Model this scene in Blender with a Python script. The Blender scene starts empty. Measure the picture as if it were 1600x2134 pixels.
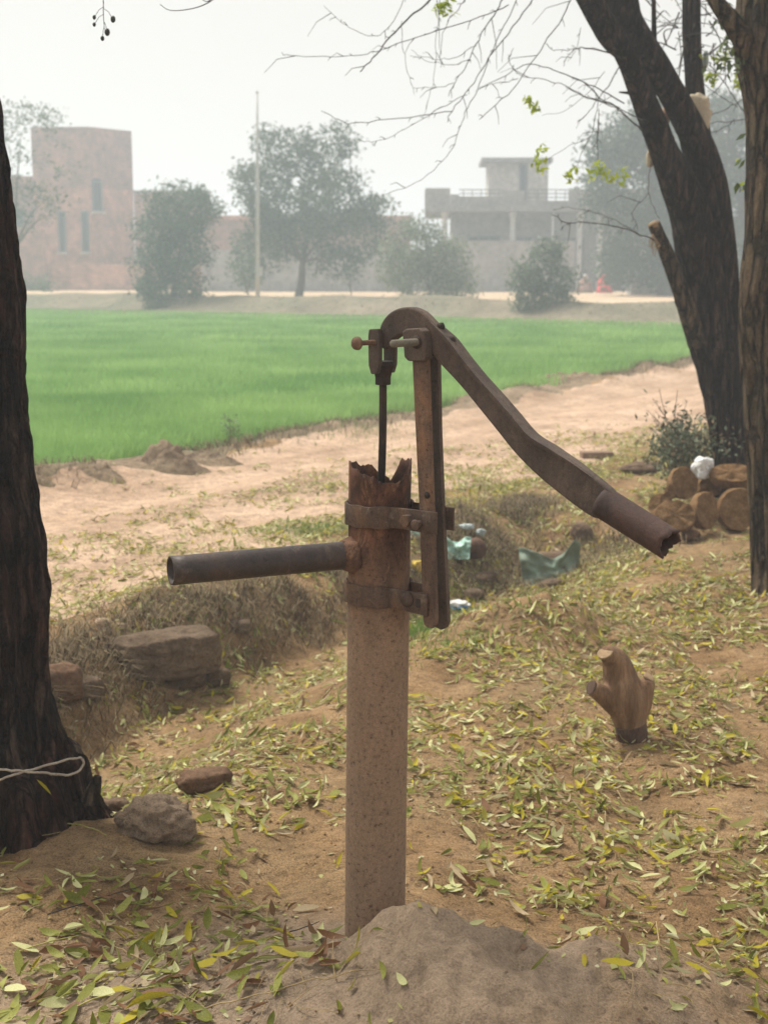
import bpy, bmesh, math, random
import numpy as np
from mathutils import Vector, Matrix

random.seed(7)
RNG = np.random.default_rng(7)
SC = bpy.context.scene
COL = SC.collection

# ------------------------------------------------------------------ camera, sky, sun, exposure
CAM_H = 1.42
FPX = 2964.0                              # focal length in photo pixels (50 mm on a 36 mm tall frame)
PITCH = math.atan(511.0 / FPX)
cam_data = bpy.data.cameras.new("camera")
cam = bpy.data.objects.new("camera", cam_data)
COL.objects.link(cam)
cam.location = (0, 0, CAM_H)
cam.rotation_euler = (math.pi / 2 - PITCH, 0, 0)
cam_data.sensor_fit = 'VERTICAL'
cam_data.sensor_height = 36.0
cam_data.sensor_width = 27.0
cam_data.lens = 50.0
cam_data.clip_start = 0.05
cam_data.clip_end = 3000.0
cam_data.dof.use_dof = True
cam_data.dof.focus_distance = 2.66
cam_data.dof.aperture_fstop = 8.0
SC.camera = cam

SUN_EL, SUN_AZ = 58.0, -48.0              # degrees; azimuth clockwise from straight ahead (+Y)
world = bpy.data.worlds.new("World")
SC.world = world
world.use_nodes = True
wn, wl = world.node_tree.nodes, world.node_tree.links
wn.clear()
w_out = wn.new("ShaderNodeOutputWorld")
w_bg = wn.new("ShaderNodeBackground")
w_mix = wn.new("ShaderNodeMix"); w_mix.data_type = 'RGBA'
w_sky = wn.new("ShaderNodeTexSky")
w_sky.sky_type = 'NISHITA'
w_sky.sun_disc = False
w_sky.sun_elevation = math.radians(SUN_EL)
w_sky.sun_rotation = math.radians(SUN_AZ)
w_sky.dust_density = 6.0
w_sky.air_density = 1.0
w_mix.inputs[0].default_value = 0.9       # an even overcast sheet over the blue
w_mix.inputs[7].default_value = (4.7, 4.42, 4.05, 1)
w_bg.inputs[1].default_value = 0.10
wl.new(w_sky.outputs[0], w_mix.inputs[6])
wl.new(w_mix.outputs[2], w_bg.inputs[0])
wl.new(w_bg.outputs[0], w_out.inputs[0])

sun_data = bpy.data.lights.new("sun", 'SUN')
sun_data.energy = 3.3
sun_data.angle = math.radians(16)
sun_data.color = (1.0, 0.93, 0.81)
sun = bpy.data.objects.new("sun", sun_data)
COL.objects.link(sun)
_az, _el = math.radians(SUN_AZ), math.radians(SUN_EL)
_to_sun = Vector((math.sin(_az) * math.cos(_el), math.cos(_az) * math.cos(_el), math.sin(_el)))
sun.rotation_euler = _to_sun.to_track_quat('Z', 'Y').to_euler()

SC.view_settings.view_transform = 'Standard'
SC.view_settings.look = 'None'
SC.view_settings.exposure = 0.92
SC.view_settings.gamma = 1.0
SC.view_settings.use_curve_mapping = False
SC.render.engine = 'CYCLES'
SC.cycles.use_denoising = True
SC.cycles.use_adaptive_sampling = False
SC.cycles.max_bounces = 8
SC.cycles.volume_bounces = 3
SC.cycles.diffuse_bounces = 4

HAZE_DENSITY = 0.0067
HAZE_COLOR = (0.77, 0.875, 1.0)

# ------------------------------------------------------------------ pixel -> world helpers
_F = np.array([0, math.cos(PITCH), -math.sin(PITCH)])
_U = np.array([0, math.sin(PITCH), math.cos(PITCH)])
_R = np.array([1.0, 0, 0])
_C = np.array([0, 0, CAM_H])


def ray(px, py):
    return _F + _R * ((px - 800.0) / FPX) + _U * ((1067.0 - py) / FPX)


def P(px, py, Y):
    d = ray(px, py)
    return _C + d * (Y / d[1])


def on_plane(px, py, p0, n):
    d = ray(px, py)
    return _C + d * (np.dot(np.asarray(p0) - _C, n) / np.dot(d, n))


# ------------------------------------------------------------------ value noise
def _hash(ix, iy, iz, seed):
    h = (np.asarray(ix).astype(np.int64) * 374761393 + iy.astype(np.int64) * 668265263 + iz.astype(np.int64) * 1103515245 + seed * 974634777)
    h = (h ^ (h >> 13)) * 1274126177
    h = h & 0x7fffffff
    h = (h ^ (h >> 16)) * 73244475
    h = h & 0x7fffffff
    return (h & 0xffffff) / float(0xffffff)


def vnoise(x, y, z=0.0, seed=0):
    x, y, z = np.broadcast_arrays(np.asarray(x, float), np.asarray(y, float), np.asarray(z, float))
    ix, iy, iz = np.floor(x), np.floor(y), np.floor(z)
    fx, fy, fz = x - ix, y - iy, z - iz
    fx, fy, fz = (f * f * f * (f * (f * 6 - 15) + 10) for f in (fx, fy, fz))
    r = 0
    for dx in (0, 1):
        for dy in (0, 1):
            for dz in (0, 1):
                w = (fx if dx else 1 - fx) * (fy if dy else 1 - fy) * (fz if dz else 1 - fz)
                r = r + w * _hash(ix + dx, iy + dy, iz + dz, seed)
    return r * 2 - 1


def fbm(x, y, z=0.0, seed=0, octaves=4):
    x, y, z = (np.asarray(v, float) for v in (x, y, z))
    r, a = 0, 1.0
    for o in range(octaves):
        r = r + a * vnoise(x, y, z, seed + o * 17)
        x, y, z, a = x * 2.03, y * 2.03, z * 2.03, a * 0.5
    return r / 1.9


def smooth(a, b, v):
    t = np.clip((v - a) / (b - a), 0, 1)
    return t * t * (3 - 2 * t)


# ------------------------------------------------------------------ the lie of the land
def st(x, y):
    return 0.866 * x - 0.5 * y, 0.5 * x + 0.866 * y       # across the road, along the road


def xy(s, t):
    return 0.866 * s + 0.5 * t, -0.5 * s + 0.866 * t


def height(x, y):
    x, y = np.asarray(x, float), np.asarray(y, float)
    s, t = st(x, y)
    d2 = np.hypot(x, y)
    near = 1 - smooth(14, 30, d2)
    yard = smooth(-4.3, -3.4, s)                             # rough yard side, smoother road side
    z = near * (fbm(x * 0.9, y * 0.9, 0, 3, 3) * (0.012 + 0.028 * yard)
                + fbm(x * 4.0, y * 4.0, 0, 11, 3) * (0.008 + 0.016 * yard)
                + fbm(x * 13.0, y * 13.0, 0, 23, 3) * (0.003 + 0.008 * yard))
    # low shelves of earth around the yard
    z = z + 0.03 * near * yard * np.abs(vnoise(x * 2.2, y * 1.3, 0, 41))
    # earth heaped round the pump foot
    ridge = np.interp(x, [-0.55, -0.30, -0.14, -0.06, -0.005, 0.05, 0.10, 0.18, 0.34, 0.60, 1.0],
                      [0, 0.028, 0.065, 0.098, 0.155, 0.186, 0.182, 0.155, 0.115, 0.060, 0])
    yy = y - 2.47 + 0.05 * np.sin(x * 9)
    fall = np.where(yy > 0, np.exp(-(yy / 0.13) ** 2), np.exp(-(yy / 0.42) ** 2))
    lump = 1 + 0.22 * fbm(x * 9, y * 9, 0, 77, 4) + 0.10 * np.abs(vnoise(x * 24, y * 24, 0, 78))
    z = z + ridge * fall * lump + 0.075 * np.minimum(ridge * fall, 0.12) / 0.12 * (0.35 * fbm(x * 30, y * 30, 0, 79, 3) - 0.30 * np.clip(vnoise(x * 16, y * 16, 0, 80) - 0.35, 0, 1))
    z = z + 0.055 * np.exp(-((x + 0.15) / 0.75) ** 2 - ((y - 2.55) / 0.5) ** 2)
    # rise at the left trunk, at the right trunk, and a hump across the ditch
    z = z + 0.10 * np.exp(-((x + 0.95) / 0.42) ** 2 - ((y - 3.25) / 0.35) ** 2)
    z = z + 0.03 * np.exp(-((x - 1.75) / 0.45) ** 2 - ((y - 5.95) / 0.55) ** 2)
    z = z + 0.11 * np.exp(-((x - 0.62) / 0.36) ** 2 - ((y - 5.35) / 0.24) ** 2) * (1 + 0.8 * fbm(x * 7, y * 7, 0, 5, 4))
    z = z + 0.06 * np.exp(-((x - 1.55) / 0.7) ** 2 - ((y - 7.6) / 0.5) ** 2)
    # the ditch: steep far bank, gentle near bank
    q = s + 3.05 + 0.10 * np.sin(t * 1.7 + 0.4) + 0.06 * vnoise(t * 3, s * 2, 0, 9)
    cut = np.where(q > 0, 1 - smooth(0.05, 0.85, q), 1 - smooth(0.10, 0.42, -q))
    along = smooth(-2.0, -0.5, t) * (1 - smooth(7.1, 7.7, t))
    z = z - 0.23 * cut * along * near
    z = z + 0.05 * np.exp(-((q + 0.62) / 0.18) ** 2) * along * near * (1 + fbm(x * 5, y * 5, 0, 31, 3))
    # wheel ruts and shoulder of the dirt road
    road = smooth(-6.5, -6.2, s) * (1 - smooth(-4.4, -3.9, s))
    z = z - 0.03 * np.exp(-((s + 5.65) / 0.22) ** 2) - 0.03 * np.exp(-((s + 4.6) / 0.22) ** 2) - 0.0 * road
    z = z + (0.07 + 0.06 * vnoise(t * 1.2, 0, 0, 61) + 0.05 * fbm(t * 4, s * 4, 0, 62, 4)) * np.exp(-((s + 6.5 + 0.12 * vnoise(t * 0.8, 3, 0, 64)) / 0.25) ** 2)
    # far bank beyond the field, and the ground it carries
    tt = t + 0.10 * s + 1.0 + 0.25 * vnoise(s * 0.3, 0, 0, 66)
    z = z + 0.33 * smooth(33.2, 34.6, tt) + 0.14 * np.exp(-((tt - 35.0) / 0.7) ** 2) * (1 + 0.5 * vnoise(s * 0.8, 1, 0, 68))
    return z


_cx = np.arange(-4.0, 5.0, 0.018); _cy = np.arange(1.6, 13.0, 0.018)
_cz = height(*np.meshgrid(_cx, _cy))


def gz(x, y):
    i, j = (x + 4.0) / 0.018, (y - 1.6) / 0.018
    if 0 <= i < len(_cx) - 1 and 0 <= j < len(_cy) - 1:
        a, b = int(i), int(j); f, g = i - a, j - b
        return float((_cz[b, a] * (1 - f) + _cz[b, a + 1] * f) * (1 - g) + (_cz[b + 1, a] * (1 - f) + _cz[b + 1, a + 1] * f) * g)
    return float(height(x, y))


def G(px, py, dz=0.0):
    """point where the ray through a photo pixel meets the ground"""
    d = ray(px, py)
    k = 1.0
    prev = 0.8
    while k < 200:
        p = _C + d * k
        if p[2] <= gz(p[0], p[1]) + dz:
            a, b = prev, k
            for _ in range(25):
                m = (a + b) / 2
                p = _C + d * m
                if p[2] <= gz(p[0], p[1]) + dz:
                    b = m
                else:
                    a = m
            return _C + d * b
        prev = k
        k *= 1.02
    return _C + d * 60


# ------------------------------------------------------------------ objects
def new_mesh(name, verts, faces, mats=(), smooth_shade=False, fmat=None):
    me = bpy.data.meshes.new(name)
    me.from_pydata([tuple(map(float, v)) for v in verts], [], [tuple(map(int, f)) for f in faces])
    for m in mats:
        me.materials.append(m)
    if fmat is not None:
        me.polygons.foreach_set("material_index", np.asarray(fmat, np.int32))
    if smooth_shade:
        me.polygons.foreach_set("use_smooth", np.ones(len(me.polygons), bool))
    me.update()
    return me


def fast_mesh(name, verts, loops, sizes, mats, fmat=None, smooth_shade=False):
    verts = np.asarray(verts, np.float32); loops = np.asarray(loops, np.int32); sizes = np.asarray(sizes, np.int32)
    me = bpy.data.meshes.new(name)
    me.vertices.add(len(verts)); me.vertices.foreach_set("co", verts.ravel())
    me.loops.add(len(loops)); me.loops.foreach_set("vertex_index", loops)
    me.polygons.add(len(sizes))
    starts = np.concatenate(([0], np.cumsum(sizes)[:-1])).astype(np.int32)
    me.polygons.foreach_set("loop_start", starts)
    for m in mats:
        me.materials.append(m)
    if fmat is not None:
        me.polygons.foreach_set("material_index", np.asarray(fmat, np.int32))
    if smooth_shade:
        me.polygons.foreach_set("use_smooth", np.ones(len(sizes), bool))
    me.update(calc_edges=True)
    me.validate()
    return me


def root_of(o):
    while o.parent:
        o = o.parent
    return o


def link(name, me, parent=None):
    o = bpy.data.objects.new(name, me)
    COL.objects.link(o)
    if parent is not None:
        o.parent = parent
    return o


def tag(o, label=None, cat=None, group=None, kind=None):
    if label: o["label"] = label
    if cat: o["category"] = cat
    if group: o["group"] = group
    if kind: o["kind"] = kind
    return o


def thing(name, label, cat, loc, group=None):
    o = bpy.data.objects.new(name, None)
    o.empty_display_size = 0.1
    COL.objects.link(o)
    o.location = tuple(map(float, loc))
    return tag(o, label, cat, group)


def part(name, vf, mat, parent, sm=True, kind=None, label=None, fmat=None):
    """a mesh given in world coordinates, linked under its thing"""
    v, f = vf
    off = np.array(root_of(parent).location)
    mats = mat if isinstance(mat, (list, tuple)) else [mat]
    o = link(name, new_mesh(name, np.asarray(v) - off, f, mats, sm, fmat), parent)
    if kind: o["kind"] = kind
    if label: o["label"] = label
    return o


def solo(name, vf, mat, label, cat, base, sm=True, group=None):
    """a thing that is one mesh, with its origin at its base"""
    v, f = vf
    o = link(name, new_mesh(name, np.asarray(v) - np.asarray(base), f, [mat], sm))
    o.location = tuple(map(float, base))
    return tag(o, label, cat, group)


def bevel(o, w=0.003, seg=2):
    m = o.modifiers.new("bevel", 'BEVEL')
    m.width = w; m.segments = seg; m.limit_method = 'ANGLE'; m.angle_limit = math.radians(35)
    return o


# ------------------------------------------------------------------ shapes (verts, faces)
def merge(*vfs):
    V, Fc = [], []
    for v, f in vfs:
        n = len(V)
        V.extend([tuple(p) for p in v])
        Fc.extend([tuple(i + n for i in q) for q in f])
    return V, Fc


def frames(path):
    path = np.asarray(path, float)
    tg = np.gradient(path, axis=0)
    tg /= np.linalg.norm(tg, axis=1)[:, None] + 1e-12
    a = np.array([0, 1.0, 0]) if abs(tg[0][1]) < 0.9 else np.array([1.0, 0, 0])
    nrm = a - tg[0] * np.dot(a, tg[0]); nrm /= np.linalg.norm(nrm)
    N, B = [], []
    for i in range(len(path)):
        nrm = nrm - tg[i] * np.dot(nrm, tg[i]); nrm /= np.linalg.norm(nrm)
        N.append(nrm.copy()); B.append(np.cross(tg[i], nrm))
    return np.array(N), np.array(B), tg


def spline(pts, n):
    """Catmull-Rom through rows of pts (any number of columns)"""
    p = np.asarray(pts, float)
    if len(p) == 2:
        u = np.linspace(0, 1, n)[:, None]
        return p[0] * (1 - u) + p[1] * u
    ext = np.vstack([2 * p[0] - p[1], p, 2 * p[-1] - p[-2]])
    out = []
    for u in np.linspace(0, len(p) - 1 - 1e-6, n):
        i = int(u); f = u - i
        a, b, c, d = ext[i], ext[i + 1], ext[i + 2], ext[i + 3]
        out.append(0.5 * ((2 * b) + (-a + c) * f + (2 * a - 5 * b + 4 * c - d) * f * f + (-a + 3 * b - 3 * c + d) * f ** 3))
    return np.array(out)


def loft(path, rad, seg=16, caps=(True, True), disp=None):
    path = np.asarray(path, float)
    rad = np.asarray(rad, float)
    N, B, T = frames(path)
    th = np.linspace(0, 2 * math.pi, seg, endpoint=False)
    ln = np.concatenate(([0], np.cumsum(np.linalg.norm(np.diff(path, axis=0), axis=1))))
    V = []
    for i in range(len(path)):
        r = np.full(seg, rad[i])
        if disp is not None:
            r = r * (1 + disp(th, ln[i], i))
        V.append(path[i] + np.outer(r * np.cos(th), N[i]) + np.outer(r * np.sin(th), B[i]))
    V = np.vstack(V)
    F = []
    for i in range(len(path) - 1):
        for j in range(seg):
            k = (j + 1) % seg
            F.append((i * seg + j, i * seg + k, (i + 1) * seg + k, (i + 1) * seg + j))
    V = [tuple(v) for v in V]
    if caps[0]:
        V.append(tuple(path[0])); c = len(V) - 1
        F += [(c, (j + 1) % seg, j) for j in range(seg)]
    if caps[1]:
        V.append(tuple(path[-1])); c = len(V) - 1
        o = (len(path) - 1) * seg
        F += [(c, o + j, o + (j + 1) % seg) for j in range(seg)]
    return V, F


def tube(path, r, seg=8, r_end=None):
    path = np.asarray(path, float)
    rr = np.linspace(r, r if r_end is None else r_end, len(path))
    return loft(path, rr, seg)


def pipe(p0, p1, r0, r1, wall, seg=40, rings=12, lip0=None, lip1=None, wob=0.0):
    """open pipe with wall thickness; lip functions give a per-angle change of length at that end"""
    p0, p1 = np.asarray(p0, float), np.asarray(p1, float)
    ax = p1 - p0; L = np.linalg.norm(ax); ax /= L
    a = np.array([0, 1.0, 0]) if abs(ax[1]) < 0.9 else np.array([1.0, 0, 0])
    n = a - ax * np.dot(a, ax); n /= np.linalg.norm(n); b = np.cross(ax, n)
    th = np.linspace(0, 2 * math.pi, seg, endpoint=False)
    l0 = np.array([lip0(t) if lip0 else 0 for t in th]); l1 = np.array([lip1(t) if lip1 else 0 for t in th])
    V, F = [], []
    for side in (0, 1):
        for i in range(rings + 1):
            u = i / rings
            r = r0 * (1 - u) + r1 * u - side * wall
            for j, t in enumerate(th):
                h = u * L + (1 - u) * l0[j] + u * l1[j]
                rr = r * (1 + wob * vnoise(math.cos(t) * 1.5, math.sin(t) * 1.5, h * 7, 3))
                V.append(p0 + ax * h + (n * math.cos(t) + b * math.sin(t)) * rr)
    M = (rings + 1) * seg
    for side in (0, 1):
        for i in range(rings):
            for j in range(seg):
                k = (j + 1) % seg
                q = (side * M + i * seg + j, side * M + i * seg + k, side * M + (i + 1) * seg + k, side * M + (i + 1) * seg + j)
                F.append(q if side == 0 else q[::-1])
    for j in range(seg):
        k = (j + 1) % seg
        F.append((j, M + j, M + k, k))
        o = rings * seg
        F.append((o + j, o + k, M + o + k, M + o + j))
    return V, F


def box(x0, x1, y0, y1, z0, z1):
    V = [(x, y, z) for z in (z0, z1) for y in (y0, y1) for x in (x0, x1)]
    F = [(0, 2, 3, 1), (4, 5, 7, 6), (0, 1, 5, 4), (2, 6, 7, 3), (0, 4, 6, 2), (1, 3, 7, 5)]
    return V, F


def xform(vf, origin, u, v, w=(0, 0, 1)):
    o, u, v, w = (np.asarray(a, float) for a in (origin, u, v, w))
    return [tuple(o + u * p[0] + v * p[1] + w * p[2]) for p in vf[0]], vf[1]


def extrude_poly(pts, n, depth):
    """pts: closed outline in a plane; extruded half the depth to either side along n"""
    pts = np.asarray(pts, float); n = np.asarray(n, float); m = len(pts)
    V = [tuple(p + n * depth / 2) for p in pts] + [tuple(p - n * depth / 2) for p in pts]
    F = [tuple(range(m)), tuple(range(2 * m - 1, m - 1, -1))]
    F += [(i, i + m, (i + 1) % m + m, (i + 1) % m) for i in range(m)]
    return V, F


def blob(center, size, seed, rough=0.25, freq=1.6, sub=4, boxy=0.0, flat_bottom=None, rot=0.0):
    """a displaced ball; boxy > 0 pulls it towards a block"""
    bm = bmesh.new()
    bmesh.ops.create_icosphere(bm, subdivisions=sub, radius=1.0)
    v = np.array([p.co[:] for p in bm.verts]); f = [[q.index for q in p.verts] for p in bm.faces]
    bm.free()
    if boxy > 0:
        m = np.max(np.abs(v), axis=1)[:, None]
        v = v * (1 - boxy) + (v / m) * boxy * 0.86
    nrm = v / np.linalg.norm(v, axis=1)[:, None]
    k = fbm(v[:, 0] * freq + seed, v[:, 1] * freq, v[:, 2] * freq, seed, 4)
    fac = fbm(v[:, 0] * freq * 4, v[:, 1] * freq * 4 + seed, v[:, 2] * freq * 4, seed + 5, 3)
    v = v + nrm * (k * rough + fac * rough * 0.22)[:, None]
    v = v * np.asarray(size)
    c, s = math.cos(rot), math.sin(rot)
    v = np.stack([v[:, 0] * c - v[:, 1] * s, v[:, 0] * s + v[:, 1] * c, v[:, 2]], 1)
    if flat_bottom is not None:
        v[:, 2] = np.maximum(v[:, 2], flat_bottom)
    return v + np.asarray(center), f


# ------------------------------------------------------------------ materials
def mat_nodes(name):
    m = bpy.data.materials.new(name)
    m.use_nodes = True
    nt = m.node_tree
    nt.nodes.clear()
    out = nt.nodes.new("ShaderNodeOutputMaterial")
    bs = nt.nodes.new("ShaderNodeBsdfPrincipled")
    nt.links.new(bs.outputs[0], out.inputs[0])
    return m, nt, bs, out


def noise_node(nt, vec, scale, detail=5, rough=0.55, dist=0.0):
    n = nt.nodes.new("ShaderNodeTexNoise")
    n.inputs["Scale"].default_value = scale
    n.inputs["Detail"].default_value = detail
    n.inputs["Roughness"].default_value = rough
    n.inputs["Distortion"].default_value = dist
    nt.links.new(vec, n.inputs["Vector"])
    return n


def ramp_node(nt, fac, stops):
    r = nt.nodes.new("ShaderNodeValToRGB")
    els = r.color_ramp.elements
    while len(els) < len(stops):
        els.new(0.5)
    for e, (p, c) in zip(els, stops):
        e.position = p; e.color = (c[0], c[1], c[2], 1)
    nt.links.new(fac, r.inputs[0])
    return r


def mix_node(nt, fac, a, b, mode='MIX'):
    m = nt.nodes.new("ShaderNodeMix"); m.data_type = 'RGBA'; m.blend_type = mode
    for i, s in ((0, fac), (6, a), (7, b)):
        if isinstance(s, (int, float)):
            m.inputs[i].default_value = s
        elif isinstance(s, (tuple, list)):
            m.inputs[i].default_value = (s[0], s[1], s[2], 1)
        else:
            nt.links.new(s, m.inputs[i])
    return m.outputs[2]


def vec_node(nt, scale=(1, 1, 1), kind="Object"):
    tc = nt.nodes.new("ShaderNodeTexCoord")
    mp = nt.nodes.new("ShaderNodeMapping")
    mp.inputs["Scale"].default_value = scale
    nt.links.new(tc.outputs[kind], mp.inputs[0])
    return mp.outputs[0]


def bump_to(nt, bs, height_socket, strength=0.4, dist=0.01, prev=None):
    b = nt.nodes.new("ShaderNodeBump")
    b.inputs["Strength"].default_value = strength
    b.inputs["Distance"].default_value = dist
    nt.links.new(height_socket, b.inputs["Height"])
    if prev is not None:
        nt.links.new(prev, b.inputs["Normal"])
    nt.links.new(b.outputs[0], bs.inputs["Normal"])
    return b.outputs[0]


def simple(name, c1, c2, scale=6, rough=0.85, bump=0.3, dist=0.01, stretch=(1, 1, 1), fine=None, spec=0.3, c3=None):
    m, nt, bs, out = mat_nodes(name)
    vec = vec_node(nt, stretch)
    n1 = noise_node(nt, vec, scale, 6, 0.6)
    stops = [(0.32, c1), (0.68, c2)] if c3 is None else [(0.28, c1), (0.5, c2), (0.72, c3)]
    col = ramp_node(nt, n1.outputs[0], stops).outputs[0]
    n2 = noise_node(nt, vec, fine or scale * 6, 6, 0.65)
    dark = ramp_node(nt, n2.outputs[0], [(0.3, (0.62, 0.62, 0.62)), (0.65, (1.12, 1.12, 1.12))]).outputs[0]
    col = mix_node(nt, 1.0, col, dark, 'MULTIPLY')
    nt.links.new(col, bs.inputs["Base Color"])
    bs.inputs["Roughness"].default_value = rough
    bs.inputs["Specular IOR Level"].default_value = spec
    if bump:
        bump_to(nt, bs, n2.outputs[0], bump, dist)
    return m


def soil_material(name, c_dark, c_mid, c_light, patch, scale=3.0, pebble=1.0, along=None, heap=None):
    m, nt, bs, out = mat_nodes(name)
    vec = vec_node(nt)
    n1 = noise_node(nt, vec, scale, 8, 0.62, 0.3)
    n2 = noise_node(nt, vec, scale * 9, 8, 0.7)
    n3 = noise_node(nt, vec, scale * 60, 4, 0.7)
    n4 = noise_node(nt, vec, scale * 0.35, 4, 0.5, 0.5)
    col = ramp_node(nt, n1.outputs[0], [(0.3, c_dark), (0.5, c_mid), (0.7, c_light)]).outputs[0]
    pf = ramp_node(nt, n4.outputs[0], [(0.46, (0, 0, 0)), (0.62, (1, 1, 1))]).outputs[0]
    col = mix_node(nt, pf, col, mix_node(nt, 0.55, col, patch))
    g = ramp_node(nt, n2.outputs[0], [(0.3, (0.55, 0.54, 0.54)), (0.5, (1, 1, 1)), (0.72, (1.25, 1.22, 1.16))]).outputs[0]
    col = mix_node(nt, 1.0, col, g, 'MULTIPLY')
    g = ramp_node(nt, n3.outputs[0], [(0.34, (0.50, 0.49, 0.48)), (0.5, (0.97, 0.97, 0.97)), (0.64, (1.28, 1.27, 1.25))]).outputs[0]  # soil grain; its strong contrast also paints in small light and shade
    col = mix_node(nt, 1.0, col, g, 'MULTIPLY')
    if along is not None:                 # compacted bands running the way the road runs
        tc = nt.nodes.new("ShaderNodeTexCoord")
        r1 = nt.nodes.new("ShaderNodeMapping"); r1.inputs["Rotation"].default_value = (0, 0, math.radians(30))
        nt.links.new(tc.outputs["Object"], r1.inputs[0])
        r2 = nt.nodes.new("ShaderNodeMapping"); r2.inputs["Scale"].default_value = (1, 0.07, 1)
        nt.links.new(r1.outputs[0], r2.inputs[0])
        n5 = noise_node(nt, r2.outputs[0], 2.6, 6, 0.6, 0.2)
        g = ramp_node(nt, n5.outputs[0], [(0.36, along), (0.56, (1.06, 1.06, 1.06))]).outputs[0]
        col = mix_node(nt, 1.0, col, g, 'MULTIPLY')
    if heap is not None:                  # paler powdery earth dug up round a spot
        cx, cy, rad, hc = heap
        geo = nt.nodes.new("ShaderNodeNewGeometry")
        mp = nt.nodes.new("ShaderNodeMapping"); mp.inputs["Location"].default_value = (-cx / rad[0], -cy / rad[1], 0); mp.inputs["Scale"].default_value = (1 / rad[0], 1 / rad[1], 0)
        nt.links.new(geo.outputs["Position"], mp.inputs[0])
        ln = nt.nodes.new("ShaderNodeVectorMath"); ln.operation = 'LENGTH'; nt.links.new(mp.outputs[0], ln.inputs[0])
        ad = nt.nodes.new("ShaderNodeMath"); ad.operation = 'MULTIPLY_ADD'; nt.links.new(n1.outputs[0], ad.inputs[0]); ad.inputs[1].default_value = 0.9
        nt.links.new(ln.outputs["Value"], ad.inputs[2])
        mr = nt.nodes.new("ShaderNodeMapRange"); mr.inputs[1].default_value = 1.55; mr.inputs[2].default_value = 1.1
        nt.links.new(ad.outputs[0], mr.inputs[0])
        h2 = mix_node(nt, 1.0, hc, ramp_node(nt, n2.outputs[0], [(0.28, (0.62, 0.61, 0.6)), (0.5, (0.98, 0.98, 0.98)), (0.74, (1.2, 1.19, 1.17))]).outputs[0], 'MULTIPLY')
        h2 = mix_node(nt, 0.55, h2, g, 'MULTIPLY')
        col = mix_node(nt, mr.outputs[0], col, h2)
    nt.links.new(col, bs.inputs["Base Color"])
    bs.inputs["Roughness"].default_value = 0.95
    bs.inputs["Specular IOR Level"].default_value = 0.15
    b = bump_to(nt, bs, n2.outputs[0], 0.7 * pebble, 0.03)
    bump_to(nt, bs, n3.outputs[0], 0.6 * pebble, 0.006, b)
    return m


def rust_material(name, base, brown, orange, pale, z_lo=None, z_hi=None, dust=None, speck=1.0, streak=(1, 1, 0.5), rough=0.82):
    """rusted iron; dust clings below z_hi and thins out towards it (object coordinates, metres above the foot)"""
    m, nt, bs, out = mat_nodes(name)
    vec = vec_node(nt)
    vst = vec_node(nt, streak)
    n1 = noise_node(nt, vst, 16, 7, 0.65, 0.4)
    n2 = noise_node(nt, vec, 130, 5, 0.65)
    n3 = noise_node(nt, vec, 420, 3, 0.6)
    n4 = noise_node(nt, vst, 34, 6, 0.7, 0.6)
    col = ramp_node(nt, n1.outputs[0], [(0.32, base), (0.5, brown), (0.66, orange)]).outputs[0]
    pf = ramp_node(nt, n4.outputs[0], [(0.56, (0, 0, 0)), (0.68, (1, 1, 1))]).outputs[0]
    col = mix_node(nt, pf, col, mix_node(nt, 0.55, col, pale))
    if dust is not None:
        sep = nt.nodes.new("ShaderNodeSeparateXYZ")
        tc = nt.nodes.new("ShaderNodeTexCoord")
        nt.links.new(tc.outputs["Object"], sep.inputs[0])
        mr = nt.nodes.new("ShaderNodeMapRange")
        mr.inputs[1].default_value = z_lo; mr.inputs[2].default_value = z_hi
        mr.inputs[3].default_value = 1.0; mr.inputs[4].default_value = 0.0
        nt.links.new(sep.outputs[2], mr.inputs[0])
        ad = nt.nodes.new("ShaderNodeMath"); ad.operation = 'MULTIPLY_ADD'
        nt.links.new(n1.outputs[0], ad.inputs[0]); ad.inputs[1].default_value = 0.9; ad.inputs[2].default_value = -0.45
        ad2 = nt.nodes.new("ShaderNodeMath"); ad2.operation = 'ADD'; ad2.use_clamp = True
        nt.links.new(mr.outputs[0], ad2.inputs[0]); nt.links.new(ad.outputs[0], ad2.inputs[1])
        cl = nt.nodes.new("ShaderNodeMath"); cl.operation = 'MULTIPLY'
        nt.links.new(ad2.outputs[0], cl.inputs[0]); cl.inputs[1].default_value = 0.86
        d2 = mix_node(nt, ramp_node(nt, n4.outputs[0], [(0.35, (0, 0, 0)), (0.65, (1, 1, 1))]).outputs[0], dust, tuple(c * 0.86 for c in dust))
        col = mix_node(nt, cl.outputs[0], col, d2)
    sp = ramp_node(nt, n2.outputs[0], [(0.32, (0.30, 0.26, 0.24)), (0.42, (0.90, 0.89, 0.88)), (0.66, (1.16, 1.16, 1.16))]).outputs[0]
    col = mix_node(nt, 0.9 * speck, col, mix_node(nt, 1.0, col, sp, 'MULTIPLY'))
    sp = ramp_node(nt, n3.outputs[0], [(0.3, (0.75, 0.75, 0.75)), (0.7, (1.15, 1.15, 1.15))]).outputs[0]
    col = mix_node(nt, 1.0, col, sp, 'MULTIPLY')
    nt.links.new(col, bs.inputs["Base Color"])
    bs.inputs["Roughness"].default_value = rough
    bs.inputs["Specular IOR Level"].default_value = 0.35
    b = bump_to(nt, bs, n2.outputs[0], 0.5, 0.002)
    b = bump_to(nt, bs, n4.outputs[0], 0.35, 0.003, b)
    return m


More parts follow.
